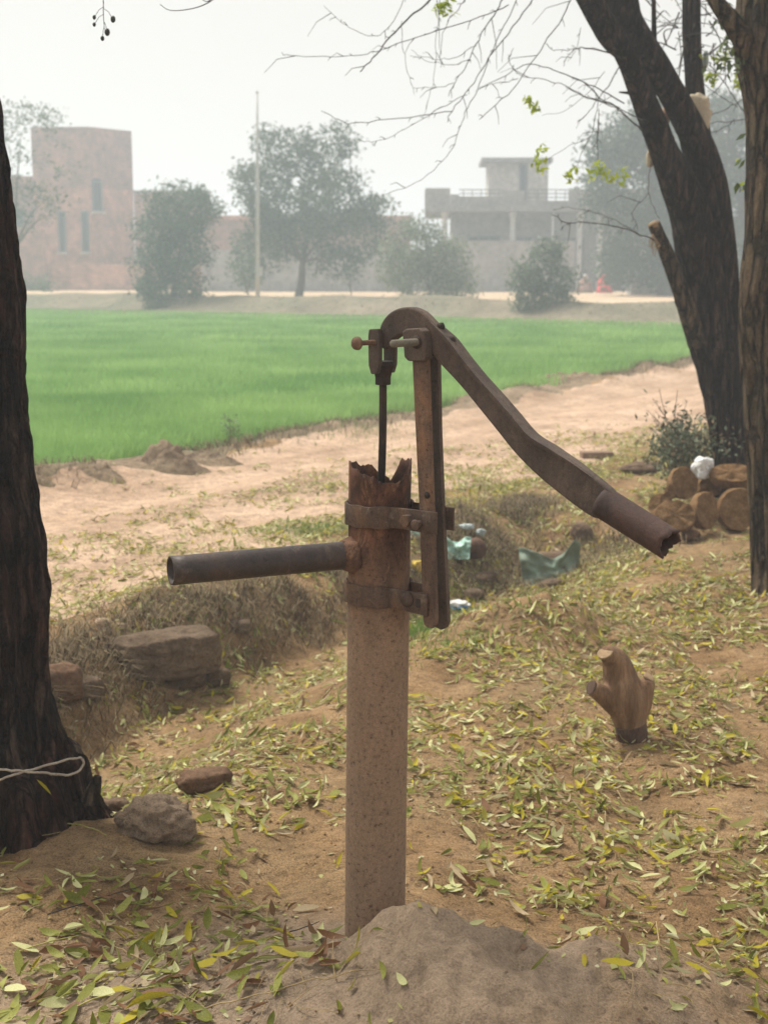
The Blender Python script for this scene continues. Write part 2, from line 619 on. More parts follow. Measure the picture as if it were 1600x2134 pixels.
def bark_material(name, dark, mid, light, vscale=(1, 1, 0.14), scale=26, tint=None):
    m, nt, bs, out = mat_nodes(name)
    vec = vec_node(nt, vscale)
    vec1 = vec_node(nt)
    n1 = noise_node(nt, vec, scale, 8, 0.66, 0.9)
    n2 = noise_node(nt, vec1, 4, 5, 0.6)
    n3 = noise_node(nt, vec1, 90, 5, 0.65)
    col = ramp_node(nt, n1.outputs[0], [(0.34, dark), (0.5, mid), (0.68, light)]).outputs[0]
    if tint:
        tf = ramp_node(nt, n2.outputs[0], [(0.45, (0, 0, 0)), (0.68, (1, 1, 1))]).outputs[0]
        col = mix_node(nt, tf, col, mix_node(nt, 0.55, col, tint))
    g = ramp_node(nt, n3.outputs[0], [(0.3, (0.6, 0.6, 0.6)), (0.7, (1.2, 1.2, 1.2))]).outputs[0]
    col = mix_node(nt, 1.0, col, g, 'MULTIPLY')
    nt.links.new(col, bs.inputs["Base Color"])
    bs.inputs["Roughness"].default_value = 0.95
    bs.inputs["Specular IOR Level"].default_value = 0.15
    dv = nt.nodes.new("ShaderNodeVectorMath"); dv.operation = 'ADD'
    sc = nt.nodes.new("ShaderNodeVectorMath"); sc.operation = 'SCALE'; sc.inputs["Scale"].default_value = 0.05
    nw = noise_node(nt, vec1, 9, 4, 0.6)
    nt.links.new(nw.outputs[1], sc.inputs[0]); nt.links.new(vec, dv.inputs[0]); nt.links.new(sc.outputs[0], dv.inputs[1])
    vo = nt.nodes.new("ShaderNodeTexVoronoi"); vo.feature = 'DISTANCE_TO_EDGE'; vo.inputs["Scale"].default_value = scale * 0.95
    nt.links.new(dv.outputs[0], vo.inputs["Vector"])
    ck = ramp_node(nt, vo.outputs["Distance"], [(0.0, (0.16, 0.15, 0.15)), (0.16, (1.0, 1.0, 1.0)), (0.5, (1.35, 1.33, 1.3))])
    nt.links.new(mix_node(nt, 0.85, col, mix_node(nt, 1.0, col, ck.outputs[0], 'MULTIPLY')), bs.inputs["Base Color"])
    b0_ = bump_to(nt, bs, ck.outputs[0], 1.0, 0.03)
    b = bump_to(nt, bs, n1.outputs[0], 1.0, 0.05, b0_)
    bump_to(nt, bs, n3.outputs[0], 0.5, 0.004, b)
    return m


def leaf_material(name, c1, c2, under=None, transl=0.25, scale=30):
    """thin leaf: lets some light through; the underside may be paler"""
    m, nt, bs, out = mat_nodes(name)
    vec = vec_node(nt)
    n = noise_node(nt, vec, scale, 3, 0.6)
    col = ramp_node(nt, n.outputs[0], [(0.35, c1), (0.65, c2)]).outputs[0]
    if under is not None:
        g = nt.nodes.new("ShaderNodeNewGeometry")
        col = mix_node(nt, g.outputs["Backfacing"], col, under)
    nt.links.new(col, bs.inputs["Base Color"])
    bs.inputs["Roughness"].default_value = 0.6
    bs.inputs["Specular IOR Level"].default_value = 0.3
    tr = nt.nodes.new("ShaderNodeBsdfTranslucent")
    nt.links.new(col, tr.inputs[0])
    mx = nt.nodes.new("ShaderNodeMixShader")
    mx.inputs[0].default_value = transl
    nt.links.new(bs.outputs[0], mx.inputs[1]); nt.links.new(tr.outputs[0], mx.inputs[2])
    nt.links.new(mx.outputs[0], out.inputs[0])
    return m


M = {}
M["yard"] = soil_material("yard_soil", (0.195, 0.118, 0.056), (0.335, 0.215, 0.110), (0.46, 0.315, 0.178), (0.33, 0.24, 0.135), 3.6, 1.3, heap=(-0.10, 2.44, (0.80, 0.42), (0.43, 0.325, 0.232)))
M["road"] = soil_material("road_sand", (0.30, 0.208, 0.142), (0.405, 0.292, 0.212), (0.51, 0.38, 0.287), (0.43, 0.312, 0.228), 1.6, 0.6, along=(0.80, 0.775, 0.74))
M["far_sand"] = soil_material("far_sand", (0.42, 0.30, 0.21), (0.52, 0.39, 0.28), (0.60, 0.47, 0.35), (0.45, 0.36, 0.25), 0.35, 0.3)
M["bank"] = soil_material("bank_soil", (0.12, 0.105, 0.075), (0.19, 0.16, 0.115), (0.26, 0.22, 0.16), (0.12, 0.13, 0.085), 0.7, 0.6)
M["verge"] = soil_material("verge_earth", (0.17, 0.128, 0.085), (0.29, 0.22, 0.15), (0.40, 0.31, 0.215), (0.20, 0.18, 0.11), 2.6, 1.4)
M["field"] = simple("field_soil", (0.07, 0.15, 0.035), (0.10, 0.22, 0.045), 3, 0.9, 0.4, 0.02)
M["dry_earth"] = soil_material("dry_earth", (0.24, 0.175, 0.12), (0.34, 0.255, 0.18), (0.43, 0.325, 0.24), (0.37, 0.29, 0.215), 8, 1.2)
M["clod"] = soil_material("clod_earth", (0.13, 0.088, 0.06), (0.21, 0.145, 0.10), (0.29, 0.21, 0.15), (0.24, 0.18, 0.13), 7, 1.0)
M["stone"] = soil_material("stone_grey_brown", (0.13, 0.092, 0.063), (0.20, 0.145, 0.10), (0.29, 0.215, 0.155), (0.20, 0.15, 0.105), 7, 1.1)
M["red_stone"] = soil_material("stone_reddish", (0.12, 0.07, 0.045), (0.18, 0.11, 0.07), (0.24, 0.15, 0.10), (0.16, 0.10, 0.07), 8, 0.8)
DUST = (0.31, 0.215, 0.145)
M["barrel"] = rust_material("rusted_barrel", (0.024, 0.012, 0.009), (0.082, 0.036, 0.022), (0.18, 0.072, 0.034), (0.38, 0.22, 0.125), 0.60, 0.84, DUST, 1.0)
M["clamp"] = rust_material("rusted_clamp", (0.055, 0.035, 0.027), (0.10, 0.066, 0.05), (0.16, 0.095, 0.06), (0.26, 0.21, 0.155), speck=0.8)
M["bar"] = rust_material("rusted_flat_bar", (0.062, 0.040, 0.031), (0.14, 0.088, 0.063), (0.23, 0.122, 0.068), (0.33, 0.215, 0.13), speck=0.9, streak=(1, 1, 0.3))
M["iron"] = rust_material("dark_cast_iron", (0.058, 0.044, 0.038), (0.094, 0.071, 0.060), (0.13, 0.094, 0.074), (0.16, 0.115, 0.085), speck=0.6)
M["iron_dark"] = rust_material("blackened_iron", (0.018, 0.014, 0.014), (0.032, 0.024, 0.021), (0.058, 0.036, 0.027), (0.11, 0.07, 0.05), speck=0.5)
M["spout"] = rust_material("spout_iron", (0.034, 0.027, 0.027), (0.058, 0.044, 0.041), (0.088, 0.060, 0.048), (0.145, 0.11, 0.09), speck=0.5, rough=0.5)
M["grip"] = rust_material("grip_pipe_iron", (0.040, 0.026, 0.024), (0.066, 0.041, 0.036), (0.094, 0.054, 0.042), (0.16, 0.10, 0.075), speck=0.4)
M["pin"] = rust_material("pin_steel", (0.10, 0.095, 0.08), (0.16, 0.15, 0.12), (0.22, 0.19, 0.14), (0.35, 0.31, 0.22), speck=0.4)
M["bark_left"] = bark_material("bark_left", (0.005, 0.0035, 0.003), (0.036, 0.023, 0.018), (0.145, 0.098, 0.075), tint=(0.095, 0.030, 0.018), scale=30)
M["bark_fork"] = bark_material("bark_fork", (0.007, 0.005, 0.004), (0.042, 0.028, 0.021), (0.16, 0.11, 0.085), tint=(0.055, 0.028, 0.020))
M["bark_right"] = bark_material("bark_right", (0.035, 0.023, 0.014), (0.125, 0.088, 0.057), (0.25, 0.185, 0.125), vscale=(1, 1, 0.16), scale=24, tint=(0.10, 0.085, 0.05))
M["bark_far"] = simple("bark_far", (0.10, 0.08, 0.065), (0.16, 0.13, 0.11), 5, 0.95, 0.3)
M["twig"] = simple("twig_bark", (0.035, 0.032, 0.030), (0.075, 0.066, 0.058), 30, 0.9, 0.0)
M["cut_wood"] = simple("cut_wood", (0.24, 0.16, 0.09), (0.34, 0.24, 0.14), 40, 0.8, 0.3, 0.002)
M["stump"] = simple("stump_wood", (0.11, 0.062, 0.034), (0.225, 0.132, 0.074), 34, 0.75, 0.8, 0.006, (1, 1, 0.16), c3=(0.34, 0.215, 0.13))
M["stump_foot"] = simple("stump_bark", (0.07, 0.042, 0.032), (0.125, 0.078, 0.058), 30, 0.9, 0.5, 0.004, (1, 1, 0.4))
M["dung"] = simple("dried_dung", (0.15, 0.085, 0.038), (0.26, 0.155, 0.075), 24, 0.97, 1.0, 0.015, fine=110, spec=0.1, c3=(0.34, 0.215, 0.115))
M["brick_dusty"] = simple("dusty_brick", (0.19, 0.12, 0.08), (0.27, 0.185, 0.13), 25, 0.95, 0.6, 0.004)
M["white_plastic"] = simple("white_plastic", (0.62, 0.63, 0.64), (0.80, 0.80, 0.80), 25, 0.45, 0.4, 0.004)
M["teal_sack"] = simple("teal_woven_sack", (0.12, 0.145, 0.11), (0.20, 0.26, 0.205), 9, 0.75, 0.5, 0.004, fine=240, c3=(0.31, 0.44, 0.37))
M["mint_sack"] = simple("mint_plastic", (0.24, 0.44, 0.38), (0.42, 0.66, 0.58), 18, 0.5, 0.4, 0.004, c3=(0.58, 0.76, 0.70))
M["blue_print"] = simple("blue_print", (0.05, 0.12, 0.28), (0.09, 0.20, 0.38), 20, 0.5, 0.1)
M["yellow_plastic"] = simple("yellow_plastic", (0.62, 0.42, 0.03), (0.78, 0.58, 0.08), 20, 0.5, 0.2)
M["clear_plastic"] = simple("pale_plastic_scrap", (0.24, 0.30, 0.30), (0.42, 0.48, 0.48), 20, 0.4, 0.2)
M["pot"] = simple("terracotta_shard", (0.075, 0.038, 0.026), (0.14, 0.075, 0.05), 20, 0.8, 0.3)
M["burlap"] = simple("beige_cloth", (0.44, 0.37, 0.27), (0.60, 0.52, 0.40), 14, 0.9, 0.5, 0.004, fine=180)
M["pink_cloth"] = simple("faded_pink_cloth", (0.42, 0.26, 0.18), (0.55, 0.38, 0.28), 14, 0.9, 0.4, 0.004)
M["twine"] = simple("pale_twine", (0.30, 0.25, 0.20), (0.46, 0.40, 0.33), 60, 0.8, 0.4, 0.002)
M["straw"] = simple("straw", (0.28, 0.20, 0.09), (0.42, 0.32, 0.16), 20, 0.7, 0.0)
M["root_grass"] = simple("dry_grass", (0.07, 0.05, 0.03), (0.17, 0.13, 0.075), 9, 0.9, 0.0, c3=(0.30, 0.24, 0.14))
M["stalk"] = simple("yellow_green_stalk", (0.30, 0.28, 0.07), (0.42, 0.38, 0.12), 20, 0.6, 0.0)
# fallen leaves
M["leaf_yellow"] = leaf_material("leaf_yellow", (0.33, 0.29, 0.012), (0.44, 0.36, 0.02), (0.38, 0.35, 0.08))
M["leaf_olive"] = leaf_material("leaf_olive", (0.095, 0.11, 0.014), (0.20, 0.205, 0.024), (0.31, 0.32, 0.13))
M["leaf_pale"] = leaf_material("leaf_pale", (0.45, 0.46, 0.20), (0.59, 0.59, 0.31), (0.55, 0.54, 0.34))
M["leaf_sage"] = leaf_material("leaf_sage", (0.21, 0.225, 0.042), (0.34, 0.345, 0.085), (0.42, 0.42, 0.17))
M["leaf_brown"] = leaf_material("leaf_brown", (0.14, 0.065, 0.028), (0.22, 0.11, 0.05), (0.20, 0.12, 0.07))
M["leaf_buff"] = leaf_material("leaf_buff", (0.34, 0.26, 0.15), (0.46, 0.37, 0.23))
# living leaves
M["wheat"] = leaf_material("wheat_blade", (0.19, 0.37, 0.095), (0.36, 0.55, 0.185), transl=0.35, scale=0.5)
M["grass"] = leaf_material("green_grass", (0.10, 0.20, 0.03), (0.19, 0.31, 0.06), transl=0.3, scale=9)
M["lime_leaf"] = leaf_material("lime_leaf", (0.30, 0.40, 0.03), (0.46, 0.54, 0.06), transl=0.45, scale=20)
M["crown_dark"] = leaf_material("crown_dark", (0.036, 0.070, 0.046), (0.075, 0.122, 0.075), transl=0.15, scale=0.9)
M["crown_mid"] = leaf_material("crown_mid", (0.055, 0.090, 0.045), (0.105, 0.150, 0.08), transl=0.2, scale=0.9)
M["crown_pale"] = leaf_material("crown_pale", (0.10, 0.135, 0.085), (0.17, 0.21, 0.135), transl=0.2, scale=1.2)
M["crown_silver"] = leaf_material("crown_silver", (0.15, 0.18, 0.12), (0.26, 0.29, 0.20), transl=0.2, scale=1.2)
M["crown_near"] = leaf_material("crown_near", (0.06, 0.095, 0.025), (0.12, 0.17, 0.05), transl=0.25, scale=4)
M["bush_grey"] = leaf_material("bush_grey_green", (0.075, 0.095, 0.06), (0.14, 0.165, 0.10), transl=0.15, scale=6)
M["berry"] = simple("dark_berry", (0.02, 0.022, 0.02), (0.04, 0.042, 0.035), 40, 0.4, 0.0)


def brick_wall_material(name, b1, b2, mortar, scale=1.0):
    m, nt, bs, out = mat_nodes(name)
    tc = nt.nodes.new("ShaderNodeTexCoord")
    sep = nt.nodes.new("ShaderNodeSeparateXYZ"); nt.links.new(tc.outputs["Object"], sep.inputs[0])
    ad = nt.nodes.new("ShaderNodeMath"); nt.links.new(sep.outputs[0], ad.inputs[0]); nt.links.new(sep.outputs[1], ad.inputs[1])
    cb = nt.nodes.new("ShaderNodeCombineXYZ"); nt.links.new(ad.outputs[0], cb.inputs[0]); nt.links.new(sep.outputs[2], cb.inputs[1])
    br = nt.nodes.new("ShaderNodeTexBrick")
    br.inputs["Scale"].default_value = scale
    br.inputs["Brick Width"].default_value = 0.24; br.inputs["Row Height"].default_value = 0.085
    br.inputs["Mortar Size"].default_value = 0.012
    br.inputs["Color1"].default_value = (*b1, 1); br.inputs["Color2"].default_value = (*b2, 1); br.inputs["Mortar"].default_value = (*mortar, 1)
    nt.links.new(cb.outputs[0], br.inputs["Vector"])
    n = noise_node(nt, tc.outputs["Object"], 1.6, 9, 0.8)
    g = ramp_node(nt, n.outputs[0], [(0.34, (0.45, 0.45, 0.48)), (0.5, (0.95, 0.95, 0.95)), (0.64, (1.4, 1.36, 1.3))]).outputs[0]
    nt.links.new(mix_node(nt, 1.0, br.outputs[0], g, 'MULTIPLY'), bs.inputs["Base Color"])
    bs.inputs["Roughness"].default_value = 0.95
    bump_to(nt, bs, br.outputs["Fac"], -0.5, 0.01)
    return m


M["brick_wall"] = brick_wall_material("red_brick_wall", (0.45, 0.20, 0.15), (0.31, 0.135, 0.105), (0.44, 0.34, 0.29))
M["brick_grey"] = brick_wall_material("dull_brick_wall", (0.34, 0.17, 0.14), (0.23, 0.12, 0.105), (0.32, 0.24, 0.21))
M["plaster"] = simple("grey_plaster", (0.27, 0.26, 0.26), (0.36, 0.345, 0.345), 0.8, 0.9, 0.2)
M["plaster_pale"] = simple("pale_plaster", (0.42, 0.38, 0.34), (0.54, 0.49, 0.44), 0.8, 0.9, 0.2)
M["concrete"] = simple("bare_concrete", (0.25, 0.24, 0.24), (0.35, 0.335, 0.335), 1.2, 0.9, 0.2)
M["wall_grey"] = simple("boundary_wall_render", (0.27, 0.26, 0.265), (0.37, 0.355, 0.355), 0.6, 0.9, 0.2)
M["white_paint"] = simple("white_column_paint", (0.62, 0.61, 0.60), (0.74, 0.73, 0.71), 2, 0.7, 0.1)
M["dark_glass"] = simple("dark_window_pane", (0.018, 0.024, 0.034), (0.035, 0.043, 0.055), 2, 0.25, 0.0)
M["frame_grey"] = simple("window_frame_grey", (0.12, 0.13, 0.14), (0.18, 0.19, 0.2), 3, 0.6, 0.0)
M["pole"] = simple("galvanised_pole", (0.42, 0.42, 0.40), (0.55, 0.54, 0.51), 3, 0.5, 0.1)
M["red_cloth"] = simple("red_shawl", (0.55, 0.025, 0.035), (0.75, 0.05, 0.06), 4, 0.8, 0.2)
M["brown_cloth"] = simple("brown_shawl", (0.20, 0.10, 0.075), (0.28, 0.15, 0.11), 4, 0.8, 0.2)
M["pale_cloth"] = simple("pale_scarf", (0.40, 0.38, 0.37), (0.52, 0.50, 0.48), 4, 0.8, 0.2)
M["skin"] = simple("brown_skin", (0.22, 0.12, 0.075), (0.28, 0.16, 0.10), 9, 0.6, 0.0)
M["hair"] = simple("black_hair", (0.012, 0.011, 0.010), (0.025, 0.022, 0.02), 30, 0.6, 0.0)


def haze_box():
    m = bpy.data.materials.new("winter_haze")
    m.use_nodes = True
    nt = m.node_tree; nt.nodes.clear()
    out = nt.nodes.new("ShaderNodeOutputMaterial")
    v = nt.nodes.new("ShaderNodeVolumePrincipled")
    v.inputs["Color"].default_value = (*HAZE_COLOR, 1)
    v.inputs["Density"].default_value = HAZE_DENSITY
    v.inputs["Anisotropy"].default_value = 0.35
    nt.links.new(v.outputs[0], out.inputs["Volume"])
    o = link("haze", new_mesh("haze", *box(-330, 330, -330, 450, -2.0, 15.0), [m]))
    return tag(o, kind="stuff")


haze_box()


# ------------------------------------------------------------------ ground sheets
def axis_points(lo, hi, step, far_lo, far_hi, grow=1.12):
    mid = list(np.arange(lo, hi + step / 2, step))
    a, d = lo, step
    left = []
    while a > far_lo:
        d *= grow; a -= d; left.append(max(a, far_lo))
    b, d = hi, step
    right = []
    while b < far_hi:
        d *= grow; b += d; right.append(min(b, far_hi))
    return np.array(left[::-1] + mid + right)


def grid_mesh(name, X, Y, Z, mat):
    ny, nx = X.shape
    V = np.stack([X, Y, Z], -1).reshape(-1, 3)
    i = np.arange(ny - 1)[:, None] * nx + np.arange(nx - 1)[None, :]
    loops = np.stack([i, i + 1, i + 1 + nx, i + nx], -1).reshape(-1)
    return fast_mesh(name, V, loops, np.full((ny - 1) * (nx - 1), 4), [mat], smooth_shade=True)


xs = axis_points(-2.6, 2.9, 0.022, -320, 320, 1.10)
ys = axis_points(1.9, 8.6, 0.022, -320, 430, 1.06)
xs = np.unique(np.concatenate([xs[(xs > -3.2) & (xs < 3.4)], np.arange(-24, -3, 0.3), np.arange(3.5, 14, 0.3), xs[(xs < -24) | (xs > 14)]]))
ys = np.unique(np.concatenate([ys[ys < 11], np.arange(11, 20, 0.12), np.arange(20, 52, 0.3), ys[ys > 52]]))
X, Y = np.meshgrid(xs, ys)
tag(link("ground", grid_mesh("ground", X, Y, height(X, Y), M["yard"])), kind="structure")


def strip(name, s_vals, t_vals, mat, lift, edge_noise=0.25, ends=False):
    """a sheet laid over the ground in road coordinates; its edges dip under the ground along an uneven line"""
    Sg, Tg = np.meshgrid(s_vals, t_vals)
    w = s_vals[-1] - s_vals[0]
    e = np.minimum(Sg - s_vals[0], s_vals[-1] - Sg)
    en = edge_noise * (0.8 + fbm(Sg * 1.1, Tg * 1.1, 0, 19, 4))
    if ends:
        e = np.minimum(e, np.minimum(Tg - t_vals[0], t_vals[-1] - Tg))
    Xs, Ys = xy(Sg, Tg)
    Z = height(Xs, Ys) + np.clip((e - en) * 0.12, -0.05, lift)
    return tag(link(name, grid_mesh(name, Xs, Ys, Z, mat)), kind="structure")


strip("dirt_road", np.arange(-6.75, -3.55, 0.05), np.concatenate([np.arange(-8, 2, .25), np.arange(2, 16, 0.05), np.arange(16, 36, 0.15)]), M["road"], 0.014, 0.38)
strip("wheat_field", np.arange(-60, -6.55, 0.25), np.arange(-20, 32.6, 0.25), M["field"], 0.02, 0.03)
strip("earth_bank", np.arange(-60, 10, 0.5), np.arange(31.6, 37.2, 0.15), M["bank"], 0.09, 0.0)
strip("dirt_track", np.arange(-70, 40, 0.5), np.concatenate([np.arange(36.3, 48, 0.2), np.arange(48, 90, 1.0)]), M["far_sand"], 0.06, 0.05)

strip("field_verge", np.arange(-7.0, -6.0, 0.03), np.concatenate([np.arange(3, 16, 0.05), np.arange(16, 35, 0.15)]), M["verge"], 0.03, 0.36)

# ------------------------------------------------------------------ wheat
def blades(name, n_sets, mat, seed, kind="stuff"):
    r = np.random.default_rng(seed)
    Vs, count = [], 0
    for (pts, hgt, wid, lean) in n_sets:
        n = len(pts)
        a = r.uniform(0, 2 * math.pi, n); la = r.uniform(0, 2 * math.pi, n)
        h = hgt * r.uniform(0.6, 1.15, n); w = wid * r.uniform(0.7, 1.3, n)
        dx, dy = np.cos(a) * w / 2, np.sin(a) * w / 2
        lx, ly = np.cos(la) * h * lean * r.uniform(0.2, 1, n), np.sin(la) * h * lean * r.uniform(0.2, 1, n)
        b = pts
        v = np.empty((n, 5, 3))
        v[:, 0] = b + np.stack([-dx, -dy, np.zeros(n) - 0.01], 1)
        v[:, 1] = b + np.stack([dx, dy, np.zeros(n) - 0.01], 1)
        v[:, 2] = b + np.stack([dx * .8 + lx * .35, dy * .8 + ly * .35, h * 0.6], 1)
        v[:, 3] = b + np.stack([-dx * .8 + lx * .35, -dy * .8 + ly * .35, h * 0.6], 1)
        v[:, 4] = b + np.stack([lx, ly, h * (1 - 0.25 * lean)], 1)
        Vs.append(v.reshape(-1, 3)); count += n
    V = np.concatenate(Vs)
    k = np.arange(count)[:, None] * 5
    loops = np.concatenate([k + np.array([0, 1, 2, 3]), k + np.array([3, 2, 4])], 1).reshape(-1)
    sizes = np.tile([4, 3], count)
    o = link(name, fast_mesh(name, V, loops, sizes, [mat]))
    return tag(o, kind=kind)


def scatter_st(n, s0, s1, t0, t1, r, keep=None):
    s = r.uniform(s0, s1, n); t = r.uniform(t0, t1, n)
    x, y = xy(s, t)
    ok = (y > 1.2) & (np.abs(x) < 0.36 * y + 1.2)
    if keep is not None:
        ok &= keep(s, t, x, y, r)
    x, y = x[ok], y[ok]
    return np.stack([x, y, height(x, y)], 1)


def edge_keep(s, t, x, y, r):
    line = -6.72 + 0.16 * fbm(t * 1.1, 0, 0, 55, 4)
    bare = vnoise(s * 0.5, t * 0.5, 0, 91) < -0.86
    return (s < line) & ~(bare & (s > -9))


rw = np.random.default_rng(3)
sets = []
near_k = lambda s, t, x, y, r: edge_keep(s, t, x, y, r) & (y < 15)
mid_k = lambda s, t, x, y, r: edge_keep(s, t, x, y, r) & (y >= 14) & (y < 26)
far_k = lambda s, t, x, y, r: edge_keep(s, t, x, y, r) & (y >= 25) & (t + 0.10 * s + 1.0 < 33.0)
sets.append((scatter_st(420000, -16, -6.4, 0, 17, rw, near_k), 0.17, 0.007, 0.55))
sets.append((scatter_st(420000, -30, -6.4, 2, 30, rw, mid_k), 0.17, 0.012, 0.55))
sets.append((scatter_st(260000, -45, -6.4, 8, 34, rw, far_k), 0.17, 0.028, 0.5))
blades("young_wheat", sets, M["wheat"], 5)


# ------------------------------------------------------------------ grass and dry undergrowth
def patch(cx, cy, n, sx, sy, r):
    x = r.normal(cx, sx, n); y = r.normal(cy, sy, n)
    return np.stack([x, y, height(x, y)], 1)


rg = np.random.default_rng(12)
gs = []
for (px, py, n, sx, sy, h) in [(905, 1325, 900, 0.10, 0.14, 0.045), (930, 1290, 500, 0.10, 0.2, 0.04), (660, 1108, 900, 0.22, 0.10, 0.05), (1030, 1020, 250, 0.25, 0.12, 0.05),
                                (950, 1345, 300, 0.16, 0.1, 0.03), (720, 890, 500, 0.35, 0.4, 0.08), (480, 1300, 60, 0.1, 0.1, 0.05), (300, 1250, 120, 0.2, 0.15, 0.05)]:
    p = G(px, py)
    gs.append((patch(p[0], p[1], n, sx, sy, rg), h, 0.004, 0.8))
blades("green_grass", gs, M["grass"], 8)

ds = []


def bank_keep(s, t, x, y, r):
    q = s + 3.05 + 0.10 * np.sin(t * 1.7 + 0.4)
    return (r.uniform(0, 1, len(s)) < np.exp(-((q + 0.34) / 0.16) ** 2)) & (vnoise(x * 3, y * 3, 0, 15) > -0.25) & (t < 7.9)


ds.append((scatter_st(70000, -3.9, -2.9, 1, 8, rg, bank_keep), 0.085, 0.003, 2.2))
edge2 = lambda s, t, x, y, r: (r.uniform(0, 1, len(s)) < np.exp(-((s + 6.55) / 0.22) ** 2)) & (vnoise(t * 0.9, 0, 0, 14) > -0.15)
ds.append((scatter_st(34000, -7.2, -6.0, 2, 30, rg, edge2), 0.11, 0.006, 1.6))
trash_c = G(1060, 1190)
ds.append((patch(trash_c[0], trash_c[1], 2600, 0.38, 0.28, rg), 0.07, 0.004, 2.0))
c2 = G(1290, 1130)
ds.append((patch(c2[0], c2[1], 900, 0.16, 0.2, rg), 0.07, 0.004, 1.8))
bank_far = lambda s, t, x, y, r: (r.uniform(0, 1, len(s)) < 0.6 * np.exp(-((t + 0.1 * s + 1.0 - 34.4) / 0.8) ** 2)) & (vnoise(s * 0.5, 3, 0, 4) > -0.3)
ds.append((scatter_st(30000, -50, 6, 32, 37, rg, bank_far), 0.16, 0.03, 1.2))
blades("dry_undergrowth", ds, M["root_grass"], 9)

# ------------------------------------------------------------------ the hand pump
PY = 2.64
foot = P(780.5, 1960, PY); top = P(792.0, 968, PY)
axis = (top - foot) / np.linalg.norm(top - foot)
E = np.array([math.cos(math.radians(40)), -math.sin(math.radians(40)), 0.0])     # the way the handle points
NRM = np.array([-math.sin(math.radians(40)), -math.cos(math.radians(40)), 0.0])  # across the handle, towards the viewer
UP = np.array([0, 0, 1.0])


def axis_at(py):
    """point on the pump axis at the level seen at photo row py"""
    z = P(790, py, PY)[2]
    return foot + axis * ((z - foot[2]) / axis[2])


pump = thing("hand_pump", "rusted hand pump with torn open top, bent handle and side spout in an earth mound", "hand pump", (foot[0], foot[1], gz(foot[0], foot[1])))
R_B = 0.0585
# torn rim: photo row of the rim by angle (0 = right, 90 = back, 180 = left, 270 = front)
rim_a = [0, 14, 24, 34, 44, 54, 62, 70, 78, 88, 98, 108, 118, 128, 140, 152, 164, 176, 188, 200, 214, 228, 242, 256, 270, 284, 298, 312, 324, 334, 344, 352, 360]
rim_y = [962, 956, 953, 960, 957, 972, 984, 1000, 992, 990, 978, 966, 972, 974, 963, 968, 962, 965, 966, 968, 978, 981, 990, 994, 1002, 1008, 1010, 1003, 990, 984, 972, 966, 962]


def rim_at(theta):
    """theta in the pipe's own frame -> change of length at the torn end"""
    deg = math.degrees(theta) % 360
    y = np.interp(deg, rim_a, rim_y)
    y += 4.0 * vnoise(deg * 0.12, 0, 0, 5) + 2.5 * vnoise(deg * 0.33, 1, 0, 6)
    yd = PY + R_B * math.sin(theta)
    return P(790, y, yd)[2] - top[2]


def barrel_mesh():
    seg, rings = 128, 70
    a = np.array([1.0, 0, 0]); n = a - axis * np.dot(a, axis); n /= np.linalg.norm(n); b = np.cross(axis, n)
    p0 = foot - axis * 0.10; L = np.linalg.norm(top - p0)
    V, F = [], []
    th = np.linspace(0, 2 * math.pi, seg, endpoint=False)
    lip = np.array([rim_at(t) for t in th])
    for side in (0, 1):
        for i in range(rings + 1):
            u = i / rings
            for j, t in enumerate(th):
                w = u ** 6
                h = u * L + w * lip[j]
                r = (R_B + 0.0012 * (1 - u)) * (1 + 0.006 * vnoise(math.cos(t) * 2, math.sin(t) * 2, h * 8, 3))
                if u > 0.93:       # thinned, curled metal at the torn end
                    r *= 1 + 0.03 * (u - 0.93) / 0.07 * vnoise(math.cos(t) * 3, math.sin(t) * 3, 4, 8)
                r -= side * (0.0055 - 0.0035 * max(0, (u - 0.9) / 0.1))
                V.append(p0 + axis * h + (n * math.cos(t) + b * math.sin(t)) * r)
    Mn = (rings + 1) * seg
    for side in (0, 1):
        for i in range(rings):
            for j in range(seg):
                k = (j + 1) % seg
                q = (side * Mn + i * seg + j, side * Mn + i * seg + k, side * Mn + (i + 1) * seg + k, side * Mn + (i + 1) * seg + j)
                F.append(q if side == 0 else q[::-1])
    o = rings * seg
    for j in range(seg):
        k = (j + 1) % seg
        F.append((o + j, o + k, Mn + o + k, Mn + o + j))
    return V, F


part("barrel", barrel_mesh(), M["barrel"], pump)

# spout
sdir = np.array([-0.913, -0.407, 0.0])
s0 = axis_at(1151)
spout = part("spout", pipe(s0 + sdir * 0.05, s0 + sdir * 0.405, 0.0262, 0.0262, 0.004, 48, 14, wob=0.012), M["spout"], pump)
part("weld_collar", loft([s0 + sdir * h for h in (0.052, 0.058, 0.066, 0.074, 0.078)], [0.036, 0.0345, 0.031, 0.0285, 0.0258], 40, disp=lambda th, l, i: 0.05 * vnoise(np.cos(th) * 3, np.sin(th) * 3, l * 60, 2)), M["barrel"], spout)


